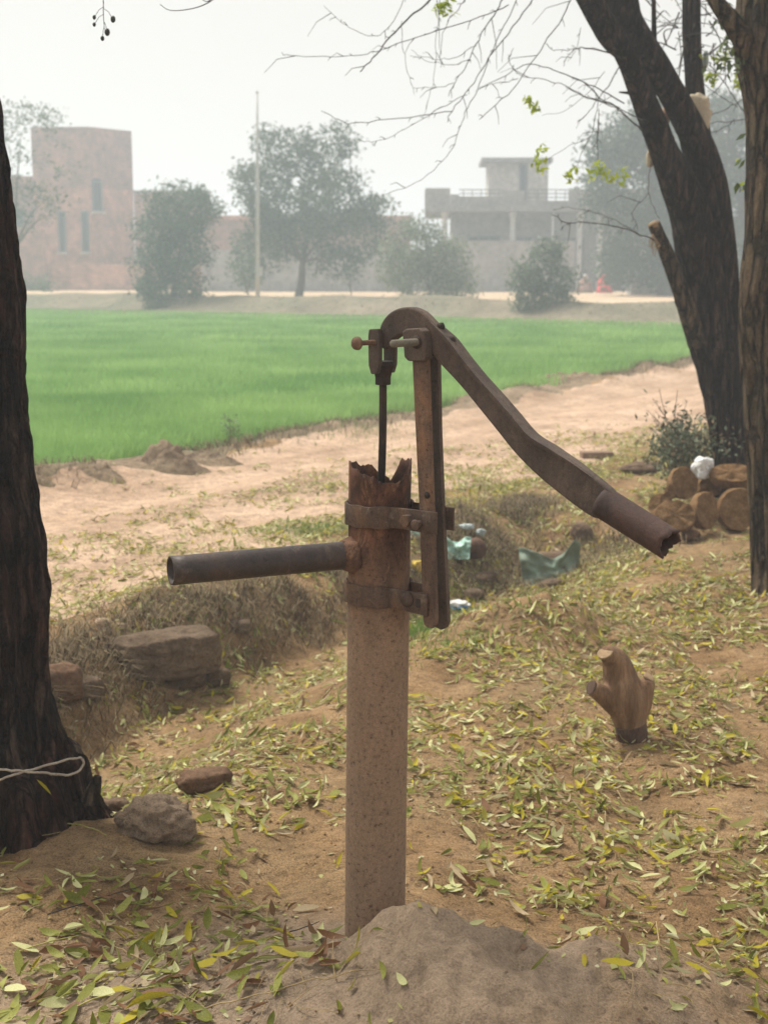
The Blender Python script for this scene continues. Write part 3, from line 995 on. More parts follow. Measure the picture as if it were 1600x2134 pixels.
# clamps: a strip wrapped round the barrel, its two ears running out to hold the bars
def clamp(py, ear_len, hgt, rr, skew):
    c = axis_at(py)
    g = 0.0255
    inner, outer = [], []
    a0 = math.asin(g / rr)
    th = 0.005
    path = [(ear_len, g), (rr * math.cos(a0) + 0.022, g)]
    path += [(rr * math.cos(t), rr * math.sin(t)) for t in np.linspace(a0 + 0.06, 2 * math.pi - a0 - 0.06, 52)]
    path += [(rr * math.cos(a0) + 0.022, -g), (ear_len - 0.004, -g)]
    path = np.array(path)
    d = np.gradient(path, axis=0); d /= np.linalg.norm(d, axis=1)[:, None]
    out = np.stack([d[:, 1], -d[:, 0]], 1)
    # outwards = away from the barrel on the round part, away from the gap on the ears
    sgn = np.where(np.sum(out * np.where(np.abs(path[:, 0:1]) > rr, np.stack([0 * path[:, 1], np.sign(path[:, 1])], 1), path), axis=1) > 0, 1, -1)
    out = out * sgn[:, None]
    V, F = [], []
    rnd = random.Random(int(py))
    for i, (p, q) in enumerate(zip(path, out)):
        for (k, zz) in ((0, -hgt / 2), (th, -hgt / 2), (th, hgt / 2), (0, hgt / 2)):
            w = p + q * k
            zj = 0.0012 * math.sin(i * 0.9 + (3 if zz > 0 else 0)) + skew * p[0]
            V.append(c + E * w[0] + NRM * w[1] + UP * (zz + zj))
    n = len(path)
    for i in range(n - 1):
        for k in range(4):
            F.append((i * 4 + k, i * 4 + (k + 1) % 4, (i + 1) * 4 + (k + 1) % 4, (i + 1) * 4 + k))
    F += [(0, 3, 2, 1), ((n - 1) * 4, (n - 1) * 4 + 1, (n - 1) * 4 + 2, (n - 1) * 4 + 3)]
    o = part("clamp", (V, F), M["clamp"], pump)
    bevel(o, 0.0012, 2)
    return o, c, g


def bolt(parent, c, a, b0, b1, r_shank, r_head, head, z, hexed=True, name="bolt", mat="clamp"):
    p0 = c + E * a + NRM * b0 + UP * z
    p1 = c + E * a + NRM * b1 + UP * z
    d = NRM * (1 if b1 > b0 else -1)
    sh = loft([p0, p1], [r_shank, r_shank], 14)
    seg = 6 if hexed else 20
    if hexed:
        hd = loft([p1, p1 + d * head], [r_head, r_head], seg)
    else:
        hd = loft([p1 + d * head * u for u in (0, .35, .7, 0.95)], [r_head, r_head * .93, r_head * .65, r_head * 0.2], seg)
    return part(name, merge(sh, hd), M[mat], parent, sm=not hexed)


cl1, c1, g1 = clamp(1067, 0.158, 0.041, R_B + 0.0022, 0.0)
bolt(cl1, c1, 0.098, -0.045, g1 + 0.006, 0.006, 0.0118, 0.016, 0.0, True)
bolt(cl1, c1, 0.122, g1 + 0.003, g1 + 0.020, 0.0065, 0.0098, 0.004, -0.004, False)
cl2, c2_, g2 = clamp(1229, 0.140, 0.040, R_B + 0.0022, -0.03)
bolt(cl2, c2_, 0.094, -0.045, g2 + 0.005, 0.006, 0.0155, 0.009, 0.002, False)
hole = c2_ + E * 0.121 + NRM * (g2 + 0.0052) + UP * (-0.002)
part("bolt_hole", extrude_poly([hole + E * x + UP * z for x, z in ((-.005, -.008), (.005, -.008), (.005, .008), (-.005, .008))], NRM, 0.0016), M["iron_dark"], cl2, sm=False)

# the two flat bars between the ears
A0 = axis_at(1067)


def plane_poly(pts, b):
    return [on_plane(px, py, A0 + NRM * b, NRM) for px, py in pts]


f_out = [(862, 748), (893, 746), (900, 950), (906, 1120), (911, 1290), (909, 1303), (903, 1309), (893, 1307), (886, 1300), (884, 1288), (876, 1050), (868, 880)]
r_out = [(878, 742), (916, 740), (919, 900), (926, 1080), (934, 1240), (936, 1296), (931, 1308), (921, 1312), (911, 1307), (906, 1296), (899, 1080), (888, 850)]
fb = bevel(part("support_bar", extrude_poly(plane_poly(f_out, 0.0185), NRM, 0.010), M["bar"], pump, sm=False), 0.0018)
rb = bevel(part("support_bar", extrude_poly(plane_poly(r_out, -0.0185), NRM, 0.010), M["iron"], pump, sm=False), 0.0018)  # darker iron puts the shade behind the front bar into the colour
hp = plane_poly([(890, 1032)], 0.0236)[0]
part("bolt_hole", loft([hp, hp + NRM * 0.0012], [0.0062, 0.0062], 14), M["iron_dark"], fb)
# lug at the head of the front bar, with its pin
lug_o = [(846, 690), (853, 685), (880, 683), (889, 690), (893, 720), (893, 748), (888, 752), (858, 752), (850, 744), (848, 716)]
lug = bevel(part("pivot_lug", extrude_poly(plane_poly(lug_o, 0.022), NRM, 0.024), M["iron"], pump, sm=False), 0.003)
lug2 = bevel(part("pivot_lug", extrude_poly(plane_poly([(x + 27, y - 4) for x, y in lug_o], -0.024), NRM, 0.020), M["iron_dark"], pump, sm=False), 0.003)
pin_c = on_plane(868, 713, A0 + NRM * 0.034, NRM)
hol = loft([pin_c + NRM * 0.0003, pin_c + NRM * 0.0012], [0.012, 0.012], 20)
part("pin_hole", hol, M["iron_dark"], lug)
part("pivot_pin", merge(loft([pin_c - NRM * 0.085, pin_c + NRM * 0.066, pin_c + NRM * 0.069], [0.0068, 0.0068, 0.0052], 18)), M["pin"], pump)

# handle: cast head and arm, cut from the traced side view
h_out = [(797, 712), (795, 694), (801, 673), (813, 656), (829, 645), (848, 640), (868, 641), (888, 651), (908, 671), (926, 689), (938, 701), (946, 713), (970, 745), (1000, 781),
         (1035, 820), (1070, 860), (1108, 904), (1150, 931), (1200, 962), (1248, 997), (1284, 1032), (1268, 1058), (1250, 1080), (1212, 1059), (1170, 1027), (1125, 990), (1080, 945), (1042, 898),
         (1004, 851), (963, 801), (922, 757), (906, 737), (889, 720), (872, 705), (855, 698), (838, 700), (824, 709), (816, 724), (808, 728), (800, 723)]
h_out = [tuple(q) for q in spline(np.array(h_out + [h_out[0]], float), 150)[:-1]]
handle = bevel(part("handle", extrude_poly(plane_poly(h_out, 0.0), NRM, 0.020), M["iron"], pump, sm=False), 0.0045, 3)
rib_t = [(905, 672), (938, 706), (970, 748), (1000, 785), (1035, 824), (1070, 864), (1108, 908), (1150, 935), (1200, 966), (1240, 994)]
rib_path = spline(np.array(plane_poly(rib_t, 0.0)), 40)
# thickened upper flange of the arm
def ribbon(path, wid, thick):
    path = np.asarray(path); tg = np.gradient(path, axis=0); tg /= np.linalg.norm(tg, axis=1)[:, None]
    nn = np.cross(tg, NRM); nn /= np.linalg.norm(nn, axis=1)[:, None]
    V, F = [], []
    for i in range(len(path)):
        for (u, v) in ((-1, -1), (1, -1), (1, 1), (-1, 1)):
            k = min(1.0, (len(path) - 1 - i) / 10.0 + 0.12, i / 6.0 + 0.2)
            V.append(path[i] + NRM * wid / 2 * u * (0.62 + 0.38 * k) + nn[i] * thick / 2 * v * k)
    for i in range(len(path) - 1):
        for k in range(4):
            F.append((i * 4 + k, i * 4 + (k + 1) % 4, (i + 1) * 4 + (k + 1) % 4, (i + 1) * 4 + k))
    n = len(path)
    F += [(0, 3, 2, 1), ((n - 1) * 4, (n - 1) * 4 + 1, (n - 1) * 4 + 2, (n - 1) * 4 + 3)]
    return V, F


bevel(part("handle_flange", ribbon(rib_path, 0.032, 0.007), M["iron"], handle, sm=False), 0.002)
for (px, py) in ((918, 681), (941, 709)):
    q = on_plane(px, py, A0, NRM)
    part("casting_knob", blob(q, (0.008, 0.008, 0.008), int(px), 0.15, 2, 2), M["iron_dark"], handle)
g0 = on_plane(1258, 1048, A0, NRM); g1_ = on_plane(1394, 1134, A0, NRM)
gd = (g1_ - g0) / np.linalg.norm(g1_ - g0)
part("grip_pipe", pipe(g0 - gd * 0.004, g1_, 0.0268, 0.0262, 0.0045, 48, 16, lip1=lambda t: 0.006 * vnoise(math.cos(t) * 2.2, math.sin(t) * 2.2, 1, 4) + 0.004 * vnoise(math.cos(t) * 6, math.sin(t) * 6, 3, 9), wob=0.015), M["grip"], handle)

# fork of the piston rod, its pin and the rod
fk = on_plane(800, 712, A0, NRM)


def prong(b):
    pts = [(788, 685), (807, 684), (810, 700), (809, 760), (804, 778), (792, 778), (787, 760), (786, 700)]
    q = [on_plane(px, py, A0, NRM) + NRM * b for px, py in pts]
    return extrude_poly(q, NRM, 0.011)


fork = bevel(part("rod_fork", prong(0.0215), M["iron"], pump, sm=False), 0.002)
bevel(part("fork_prong", prong(-0.0215), M["iron"], fork, sm=False), 0.002)
zz = [on_plane(798, y, A0, NRM) for y in (752, 762, 772, 786, 801, 802)]
fs = loft(zz, [0.021, 0.0245, 0.020, 0.0165, 0.0165, 0.010], 6)
bevel(part("fork_socket", fs, M["iron_dark"], fork, sm=False), 0.0015)
part("fork_pin", merge(loft([fk - NRM * 0.04, fk + NRM * 0.072], [0.0048, 0.0048], 14),
                       loft([fk + NRM * h for h in (0.072, 0.074, 0.079, 0.083)], [0.0085, 0.0125, 0.0115, 0.004], 18)), M["bar"], pump)
rod_top = on_plane(798, 795, A0, NRM)
rod_bot = np.array([axis_at(1080)[0], axis_at(1080)[1], axis_at(1080)[2]])
part("piston_rod", loft(spline([rod_top, rod_top * .5 + rod_bot * .5 + np.array([0.002, 0, 0]), rod_bot], 16), np.full(16, 0.0072), 16, disp=lambda th, l, i: 0.05 * vnoise(np.cos(th), np.sin(th), l * 30, 3)), M["iron_dark"], pump)


# ------------------------------------------------------------------ near trees
def bark(amp, freq, seed, vert=2.2):
    def f(th, l, i):
        c, s = np.cos(th) * freq, np.sin(th) * freq
        n = vnoise(c, s, l * vert, seed)
        r = 1 - np.abs(vnoise(c * 2.3 + 0.5 * n, s * 2.3, l * vert * 1.4, seed + 3)) * 2
        return amp * (n * 0.7 + r * 0.6) + amp * 0.35 * vnoise(c * 5, s * 5, l * vert * 5, seed + 9)
    return f


def trunk_path(rows, n):
    """rows: px, py, depth, radius in px -> world path and radii"""
    a = spline(np.array(rows, float), n)
    pts = np.array([P(r[0], r[1], r[2]) for r in a])
    rad = np.array([r[3] * r[2] / FPX for r in a])
    return pts, rad


def limb(name, rows, n, seg, mat, parent, amp, freq, seed, vert=2.2, caps=(True, True)):
    p, r = trunk_path(rows, n)
    return part(name, loft(p, r, seg, caps, bark(amp * 1.5, freq, seed, vert)), mat, parent)


def leaf_cloud(centers, per, spread, size, r, flat=1.0):
    """many small leaf faces gathered in sprays"""
    c = np.repeat(np.asarray(centers, float), per, axis=0)
    n = len(c)
    p = c + r.normal(0, 1, (n, 3)) * np.array([spread, spread, spread * flat])
    d1 = r.normal(0, 1, (n, 3)); d1 /= np.linalg.norm(d1, axis=1)[:, None]
    d2 = np.cross(d1, r.normal(0, 1, (n, 3))); d2 /= np.linalg.norm(d2, axis=1)[:, None] + 1e-9
    L = size * r.uniform(0.6, 1.4, n)[:, None]; W = L * 0.42
    V = np.stack([p - d1 * L / 2, p + d2 * W / 2 + d1 * L * 0.05, p + d1 * L / 2, p - d2 * W / 2 + d1 * L * 0.05], 1).reshape(-1, 3)
    return V, n


def cloud_part(name, Vn, mats, parent, r, kind=None, weights=None):
    V, n = Vn
    off = np.array(root_of(parent).location)
    fm = r.choice(len(mats), n, p=weights)
    o = link(name, fast_mesh(name, V - off, np.arange(4 * n), np.full(n, 4), mats, fm), parent)
    if kind: o["kind"] = kind
    return o


# left trunk, its foot spreading into roots
edge = [(-80, -420), (-60, -200), (-32, 100), (-8, 300), (6, 420), (22, 520), (40, 640), (48, 760), (62, 960), (74, 1060), (92, 1180), (97, 1300), (101, 1430), (120, 1510), (152, 1590), (188, 1650), (215, 1712), (250, 1780), (270, 1850)]
wid = [95, 105, 120, 128, 132, 136, 140, 143, 148, 152, 160, 162, 165, 176, 200, 224, 246, 275, 290]
rows = [(x - w, y, 3.35, w) for (x, y), w in zip(edge, wid)][::-1]
lt_base = P(-60, 1720, 3.35)
left_tree = thing("left_tree".replace("left_", "rough_barked_"), "dark rough barked tree trunk with spreading foot and a twine loop tied round it", "tree", (lt_base[0], lt_base[1], gz(lt_base[0], lt_base[1])))
limb("trunk", rows, 150, 110, M["bark_left"], left_tree, 0.085, 4.6, 31, 3.4)
rl = np.random.default_rng(21)
for k, (a, b) in enumerate((((-130, -380, 3.35, 70), (250, -900, 3.0, 34)), ((-110, -400, 3.35, 80), (-500, -1100, 3.6, 40)), ((-120, -400, 3.35, 70), (500, -1500, 4.6, 26)))):
    mid = tuple((np.array(a) + np.array(b)) / 2 + np.array([0, -60, 0, 0]))
    limb("branch", [a, mid, b], 30, 18, M["bark_left"], left_tree, 0.08, 1.5, 40 + k)
cc = np.stack([rl.uniform(-3.6, 0.2, 120), rl.uniform(1.0, 6.0, 120), rl.uniform(4.2, 6.8, 120)], 1)
cloud_part("crown", leaf_cloud(cc, 26, 0.22, 0.085, rl), [M["crown_near"], M["crown_mid"]], left_tree, rl)
stub = [(188, 1672, 3.24, 20), (196, 1648, 3.24, 15), (202, 1630, 3.24, 11), (205, 1618, 3.24, 8)]
limb("root_stub", stub, 14, 12, M["bark_right"], left_tree, 0.12, 2, 61)
# hanging twig with berries
tw = [(217, -60, 4.2), (216, 0, 4.2), (216, 30, 4.2), (218, 62, 4.2)]
part("twig", tube([P(*q) for q in spline(tw, 12)], 0.0016, 5, 0.0009), M["twig"], left_tree)
for (px, py, r_) in ((197, 36, 3.6), (197, 51, 3.4), (236, 40, 5.2), (224, 67, 5.6), (214, 80, 4.0)):
    c = P(px, py, 4.2)
    q_ = P(217, max(8, py - 22), 4.2)
    part("berry_stalk", tube([q_, (q_ + c) / 2 + np.array([0, 0, 0.006]), c], 0.0008, 5), M["twig"], left_tree)
    part("berry", blob(c, (r_ * 4.2 / FPX, r_ * 4.2 / FPX, r_ * 1.35 * 4.2 / FPX), int(px), 0.05, 1, 2), M["berry"], left_tree)
tw = [(480, -30, 4.4), (445, -2, 4.4), (425, 10, 4.4), (400, 18, 4.4), (370, 22, 4.4), (350, 20, 4.4), (334, 9, 4.4)]
part("twig", tube([P(*q) for q in spline(tw, 24)], 0.002, 5, 0.001), M["twig"], left_tree)
tw = [(455, -40, 4.4), (440, -4, 4.4), (432, 3, 4.4), (422, 0, 4.4)]
part("twig", tube([P(*q) for q in spline(tw, 14)], 0.002, 5, 0.001), M["twig"], left_tree)

# forked tree leaning left
ft_base = P(1525, 985, 8.3)
fork_tree = thing("forked_tree", "dark forked tree leaning left behind the pile of brown cakes", "tree", (ft_base[0], ft_base[1], gz(ft_base[0], ft_base[1])))
L1 = [(1225, -10, 7.6, 25), (1255, 40, 7.65, 21), (1286, 84, 7.7, 20), (1310, 131, 7.8, 21), (1333, 189, 7.9, 23), (1362, 262, 8.0, 26), (1383, 315, 8.05, 28), (1412, 380, 8.1, 36), (1437, 446, 8.2, 40), (1450, 525, 8.25, 42),
      (1464, 600, 8.3, 43), (1480, 700, 8.3, 46), (1500, 800, 8.3, 40), (1512, 900, 8.3, 34), (1520, 975, 8.3, 36), (1524, 1030, 8.3, 40)]
limb("trunk", L1[::-1], 150, 72, M["bark_fork"], fork_tree, 0.06, 2.2, 71, 1.6)
L2 = [(1262, -60, 7.9, 34), (1294, 0, 7.9, 32), (1312, 52, 7.95, 28), (1357, 126, 8.0, 30), (1397, 189, 8.1, 27), (1438, 268, 8.2, 29), (1456, 315, 8.25, 33), (1480, 380, 8.3, 32), (1493, 446, 8.3, 30), (1502, 525, 8.35, 30),
      (1508, 600, 8.4, 30), (1515, 700, 8.4, 30), (1524, 800, 8.4, 30), (1532, 900, 8.4, 29), (1534, 975, 8.4, 30), (1536, 1030, 8.4, 36)]
limb("trunk_limb", L2[::-1], 150, 56, M["bark_fork"], fork_tree, 0.06, 1.9, 75, 1.6)
limb("trunk_limb", [(1474, 330, 8.45, 14), (1452, 230, 8.45, 19), (1444, 140, 8.45, 18), (1440, 60, 8.45, 18), (1440, -60, 8.45, 17)], 50, 32, M["bark_fork"], fork_tree, 0.05, 1.6, 79)
limb("branch", [(1296, 118, 7.75, 10), (1268, 92, 7.7, 12), (1240, 50, 7.65, 11), (1205, -15, 7.6, 11)], 30, 20, M["bark_fork"], fork_tree, 0.08, 1.5, 82)
bs_ = limb("broken_branch", [(1452, 720, 8.1, 17), (1436, 660, 8.05, 18), (1416, 600, 8.0, 16), (1396, 545, 8.0, 15), (1376, 500, 7.95, 13.5), (1362, 468, 7.95, 13)], 44, 26, M["bark_right"], fork_tree, 0.09, 1.6, 85)
b0, b1 = P(1364, 474, 7.95), P(1361, 464, 7.95)
part("broken_end", loft([b0, b1, b1 + (b1 - b0) * .3], [0.034, 0.034, 0.01], 18, disp=lambda th, l, i: 0.2 * vnoise(np.cos(th) * 3, np.sin(th) * 3, l * 9, 4)), M["cut_wood"], bs_)
for k in range(9):
    a = P(1360 + 2 * k, 488 + 3 * k, 7.9)
    b = a + np.array([random.uniform(-.03, .0), -0.01, random.uniform(-.08, -.02)])
    part("bark_fibre", tube([a, (a + b) / 2 + np.array([-.008, 0, .006]), b], 0.0045, 5, 0.002), M["cut_wood"], bs_)
for rws in ([(1330, 200, 7.9, 5), (1318, 195, 7.9, 4), (1289, 192, 7.9, 1.5)], [(1290, 112, 7.7, 6), (1272, 103, 7.7, 5), (1258, 96, 7.7, 2)], [(1430, 690, 8.1, 4), (1420, 660, 8.1, 3), (1405, 627, 8.05, 1.5)], [(1250, 48, 7.6, 6), (1235, 44, 7.6, 4), (1226, 40, 7.6, 2)],
            [(1362, 96, 8.0, 6), (1362, 60, 8.0, 5), (1361, -20, 8.0, 4)]):
    limb("branch_stub", rws, 12, 10, M["bark_fork"], fork_tree, 0.1, 1.5, 90)

TW = [  # traced bare twigs of the forked tree: (base width px, tip width px, depth, points)
    (6, 3, 6.6, [(925, -40), (895, 0), (840, 48), (805, 88), (779, 118), (750, 149)]),
    (3.2, 1.6, 6.6, [(1060, 10), (1013, 31), (932, 57), (866, 79), (822, 94), (796, 103), (757, 113), (713, 118), (647, 117), (599, 115), (588, 111)]),
    (4, 2, 6.9, [(1060, -40), (1045, 0), (1028, 31), (1002, 74), (991, 94), (976, 131), (947, 175), (932, 201)]),
    (4.2, 2.4, 7.0, [(1150, -60), (1107, 0), (1067, 57), (1030, 103), (1002, 147), (973, 192), (941, 232), (931, 254)]),
    (3.0, 1.6, 7.0, [(941, 232), (884, 240), (800, 250), (735, 258), (700, 247), (669, 230)]),
    (2.4, 1.3, 7.0, [(971, 197), (923, 223), (884, 245), (831, 276), (779, 295), (746, 294)]),
    (3.2, 1.6, 7.1, [(1100, -50), (1076, 0), (1041, 70), (1019, 122), (997, 184), (980, 214), (962, 252), (945, 302), (910, 346), (866, 381), (805, 407)]),
    (4, 2, 7.3, [(1215, -50), (1188, 0), (1164, 48), (1137, 87), (1107, 131), (1072, 184), (1032, 219), (997, 249)]),
    (4, 2, 7.5, [(1300, 215), (1260, 192), (1225, 175), (1172, 153), (1129, 138), (1094, 135), (1054, 157), (997, 184)]),
    (3, 1.5, 7.6, [(1290, 225), (1260, 214), (1216, 199), (1172, 177), (1120, 164), (1085, 157), (1063, 131), (1059, 114)]),
    (3, 1.6, 7.6, [(1290, 118), (1260, 109), (1216, 100), (1190, 103), (1155, 105), (1137, 90)]),
    (2, 1.2, 7.2, [(1080, 166), (1032, 173), (989, 188)]),
    (2, 1.2, 7.0, [(947, 175), (901, 182), (857, 182)]),
    (2.2, 1.2, 7.0, [(980, 125), (945, 133), (901, 129), (853, 115)]),
    (2.2, 1.2, 6.9, [(991, 94), (954, 116), (919, 123), (880, 118), (858, 105)]),
    (2.6, 1.4, 6.8, [(975, -20), (967, 0), (945, 30), (927, 57), (916, 109), (925, 140)]),
    (2, 1.1, 6.6, [(838, 45), (838, 87), (849, 149), (864, 197)]),
    (2, 1.1, 6.8, [(919, -10), (910, 66), (905, 153), (892, 206), (884, 245)]),
    (2.2, 1.2, 6.5, [(850, -20), (822, 40), (796, 68), (774, 76), (735, 61), (704, 39), (675, 12)]),
    (2, 1.1, 7.4, [(1260, 151), (1216, 201), (1172, 232), (1129, 240)]),
    (2.4, 1.2, 7.5, [(1246, 205), (1242, 236), (1229, 284), (1181, 306), (1133, 337)]),
    (2.4, 1.4, 7.5, [(1247, 228), (1246, 285), (1245, 345)]),
    (5, 2.6, 7.8, [(1335, 270), (1311, 247), (1285, 226), (1248, 202), (1219, 173), (1180, 155)]),
    (4, 2, 7.8, [(1340, 250), (1327, 244), (1259, 215), (1219, 202), (1180, 181)]),
    (4, 2, 7.7, [(1292, 135), (1267, 178), (1248, 202), (1232, 226), (1204, 255)]),
    (3.4, 1.8, 7.8, [(1290, 118), (1269, 110), (1232, 101), (1204, 100), (1185, 115), (1172, 140)]),
    (2.2, 1.3, 8.0, [(1327, 483), (1285, 462), (1246, 444), (1188, 433), (1150, 440)]),
    (4.4, 1.8, 7.9, [(1364, 502), (1311, 480), (1272, 472), (1219, 463), (1180, 463), (1150, 446)]),
    (2, 1.2, 7.9, [(1190, 465), (1175, 470), (1165, 480)]),
    (2.6, 1.6, 7.9, [(1355, 335), (1351, 404), (1372, 457)]),
    (2, 1.3, 7.9, [(1351, 404), (1319, 438), (1327, 480)]),
    (2, 1.2, 7.8, [(1246, 250), (1240, 300), (1231, 330)]),
    (2, 1.2, 7.6, [(1210, 60), (1196, 110), (1180, 128)]),
    (3.4, 2, 8.3, [(1478, 135), (1508, 171), (1529, 205), (1550, 236), (1555, 268)]),
    (3, 2, 8.3, [(1590, 185), (1558, 200), (1521, 221), (1470, 245)]),
    (3, 2, 8.3, [(1590, 245), (1550, 250), (1477, 256)]),
    (2.4, 1.6, 8.3, [(1530, 250), (1510, 265), (1470, 282)]),
    (3, 1.6, 8.4, [(1420, 50), (1380, 48), (1330, 36)]),
    (3, 1.6, 8.4, [(1455, 48), (1490, 50), (1520, 30)]),
]
rt = np.random.default_rng(44)
fine_twigs = []
for (w0, w1, dep, pts) in TW:
    a = np.array([(x, y, 0) for x, y in pts], float)
    a[:, 2] = dep + np.linspace(0, rt.uniform(-0.5, 0.5), len(a))
    c = spline(a, 7 * len(a))
    jit = np.stack([2.2 * vnoise(np.arange(len(c)) * 0.45, dep, 0, int(w0 * 10)), 2.2 * vnoise(np.arange(len(c)) * 0.45, dep, 3, int(w0 * 10)), 0 * c[:, 2]], 1)
    world_pts = np.array([P(*q) for q in c + jit])
    r0, r1 = 0.68 * w0 * dep / FPX / 2, 0.68 * w1 * dep / FPX / 2
    part("twig", tube(world_pts, r0, 6, r1), M["twig"], fork_tree)
    for k in range(2, len(world_pts) - 2, 3):            # side shoots and thorns
        if rt.uniform() < 0.45:
            d = world_pts[k + 1] - world_pts[k - 1]; d /= np.linalg.norm(d)
            side = np.cross(d, rt.normal(0, 1, 3)); side /= np.linalg.norm(side)
            ln = rt.choice([0.02, 0.035, 0.09, 0.2], p=[.45, .3, .17, .08])
            e1 = world_pts[k] + (d * 0.6 + side * 0.8) * ln * 0.6
            e2 = e1 + (d * 0.5 + side * 0.5 + np.array([0, 0, -0.5])) * ln * 0.5
            fine_twigs.append(tube([world_pts[k], e1, e2], 0.0019, 4, 0.0009))
for k in range(120):                                       # tangle high between the limbs
    a = np.array([rt.uniform(1325, 1600), rt.uniform(-60, 150), rt.uniform(8.2, 9.0)])
    ang = rt.uniform(0, 2 * math.pi); ln = rt.uniform(30, 130)
    m1 = a + np.array([math.cos(ang) * ln * .5 + rt.normal(0, 9), math.sin(ang) * ln * .5 + rt.normal(0, 9), rt.normal(0, .1)])
    m2 = a + np.array([math.cos(ang) * ln, math.sin(ang) * ln + 12, rt.normal(0, .2)])
    if min(m1[0], m2[0]) < 1325 or a[1] > 100 and a[0] < 1400: continue
    fine_twigs.append(tube([P(*q) for q in spline([a, m1, m2], 9)], rt.uniform(0.0028, 0.006), 5, 0.0018))
part("fine_twigs", merge(*fine_twigs), M["twig"], fork_tree, kind="stuff")
sprays = [(1270, 372, 7.5, 16, 30), (1185, 365, 7.5, 8, 16), (1118, 345, 7.5, 9, 14), (1105, 215, 7.3, 7, 13), (1122, 228, 7.3, 4, 7), (928, 18, 6.8, 16, 20), (1478, 165, 8.3, 12, 12), (1130, 313, 7.5, 5, 10), (1240, 352, 7.5, 6, 10), (1500, 120, 8.4, 10, 30), (1540, 170, 8.4, 10, 22)]
for (px, py, dep, n, sp) in sprays:
    cs = [P(px + rt.normal(0, sp * .55), py + rt.normal(0, sp * .55), dep) for _ in range(n)]
    cloud_part("leaf_spray", leaf_cloud(cs, 3, 0.012, 0.042, rt), [M["lime_leaf"]], fork_tree, rt, "stuff")
cc = np.stack([rt.uniform(-1.5, 4.5, 110), rt.uniform(5.5, 9.5, 110), rt.uniform(4.6, 7.4, 110)], 1)
cloud_part("crown", leaf_cloud(cc, 22, 0.24, 0.085, rt), [M["crown_near"], M["crown_mid"]], fork_tree, rt)
for k, (a, b) in enumerate((((1225, -10, 7.6, 24), (900, -420, 6.6, 12)), ((1262, -60, 7.9, 32), (1050, -600, 7.0, 14)), ((1440, -60, 8.45, 17), (1420, -700, 8.4, 9)), ((1205, -15, 7.6, 11), (1030, -300, 7.0, 6)))):
    mid = tuple((np.array(a) + np.array(b)) / 2 + np.array([20, -30, 0, 0]))
    limb("branch", [a, mid, b], 24, 14, M["bark_fork"], fork_tree, 0.06, 1.5, 95 + k)
# cloth and bags caught in the fork
tag(solo("cloth_sack", blob(P(1453, 236, 8.33), (0.074, 0.05, 0.110), 5, 0.32, 2.0, 4, 0.75), M["burlap"], "beige cloth sack wedged between the leaning and the upright limb of the forked tree", "cloth sack", P(1453, 280, 8.33)))
solo("cloth_scrap", blob(P(1354, 330, 8.12), (0.022, 0.02, 0.05), 9, 0.3, 2.0, 3, 0.4), M["burlap"], "small beige cloth scrap hanging from the left side of the leaning limb", "cloth scrap", P(1354, 345, 8.12))
solo("faded_rag", blob(P(1386, 243, 8.25), (0.022, 0.02, 0.075), 12, 0.25, 2.0, 3, 0.3, rot=0.3), M["pink_cloth"], "faded pinkish rag in the slit between the two leaning limbs", "rag", P(1386, 270, 8.25))
solo("pale_rag", blob(P(1469, 125, 8.5), (0.018, 0.02, 0.055), 14, 0.3, 2.0, 3, 0.2), M["clear_plastic"], "pale grey plastic scrap snagged beside the upright limb", "plastic scrap", P(1469, 140, 8.5))

# trunk at the right edge
eR = [(1548, -300), (1546, -100), (1545, 0), (1538, 60), (1542, 110), (1555, 184), (1563, 262), (1562, 330), (1560, 394), (1553, 525), (1542, 640), (1548, 720), (1556, 810), (1562, 975), (1567, 1121), (1566, 1213), (1552, 1262), (1530, 1310)]
wR = [70, 74, 76, 80, 78, 74, 72, 72, 74, 80, 88, 84, 82, 80, 82, 96, 126, 160]
rows = [(x + w, y, 6.05, w) for (x, y), w in zip(eR, wR)][::-1]
rt_base = P(1640, 1240, 6.05)
right_tree = thing("brown_tree", "brown tree trunk with stringy bark standing in front of the pile of brown cakes", "tree", (rt_base[0], rt_base[1], gz(rt_base[0], rt_base[1])))
limb("trunk", rows, 170, 96, M["bark_right"], right_tree, 0.06, 2.4, 51, 1.9)
limb("branch", [(1575, 130, 6.0, 26), (1545, 75, 5.95, 22), (1512, 30, 5.9, 17), (1480, -12, 5.9, 13), (1440, -80, 5.9, 10)], 34, 22, M["bark_right"], right_tree, 0.12, 1.8, 58)
for (px, py, r_) in ((1545, 105, 14), (1540, 62, 12), (1530, 72, 8), (1556, 140, 12)):
    part("burr", blob(P(px, py, 5.98), np.array([1, 1, 1]) * r_ * 6 / FPX, px, 0.4, 2.0, 3), M["bark_right"], right_tree)
cs = [P(rt.uniform(1500, 1570), rt.uniform(20, 150), 6.0) for _ in range(26)]
cloud_part("leaf_spray", leaf_cloud(cs, 4, 0.03, 0.04, rt), [M["crown_near"], M["crown_mid"]], right_tree, rt, "stuff")
cs = [P(rt.uniform(1525, 1575), rt.uniform(260, 400), 6.2) for _ in range(9)]
cloud_part("leaf_spray", leaf_cloud(cs, 3, 0.02, 0.04, rt), [M["crown_near"], M["lime_leaf"]], right_tree, rt, "stuff")
cc = np.stack([rt.uniform(0.8, 4.4, 90), rt.uniform(3.0, 7.5, 90), rt.uniform(4.4, 7.0, 90)], 1)
cloud_part("crown", leaf_cloud(cc, 24, 0.22, 0.085, rt), [M["crown_near"], M["crown_mid"]], right_tree, rt)
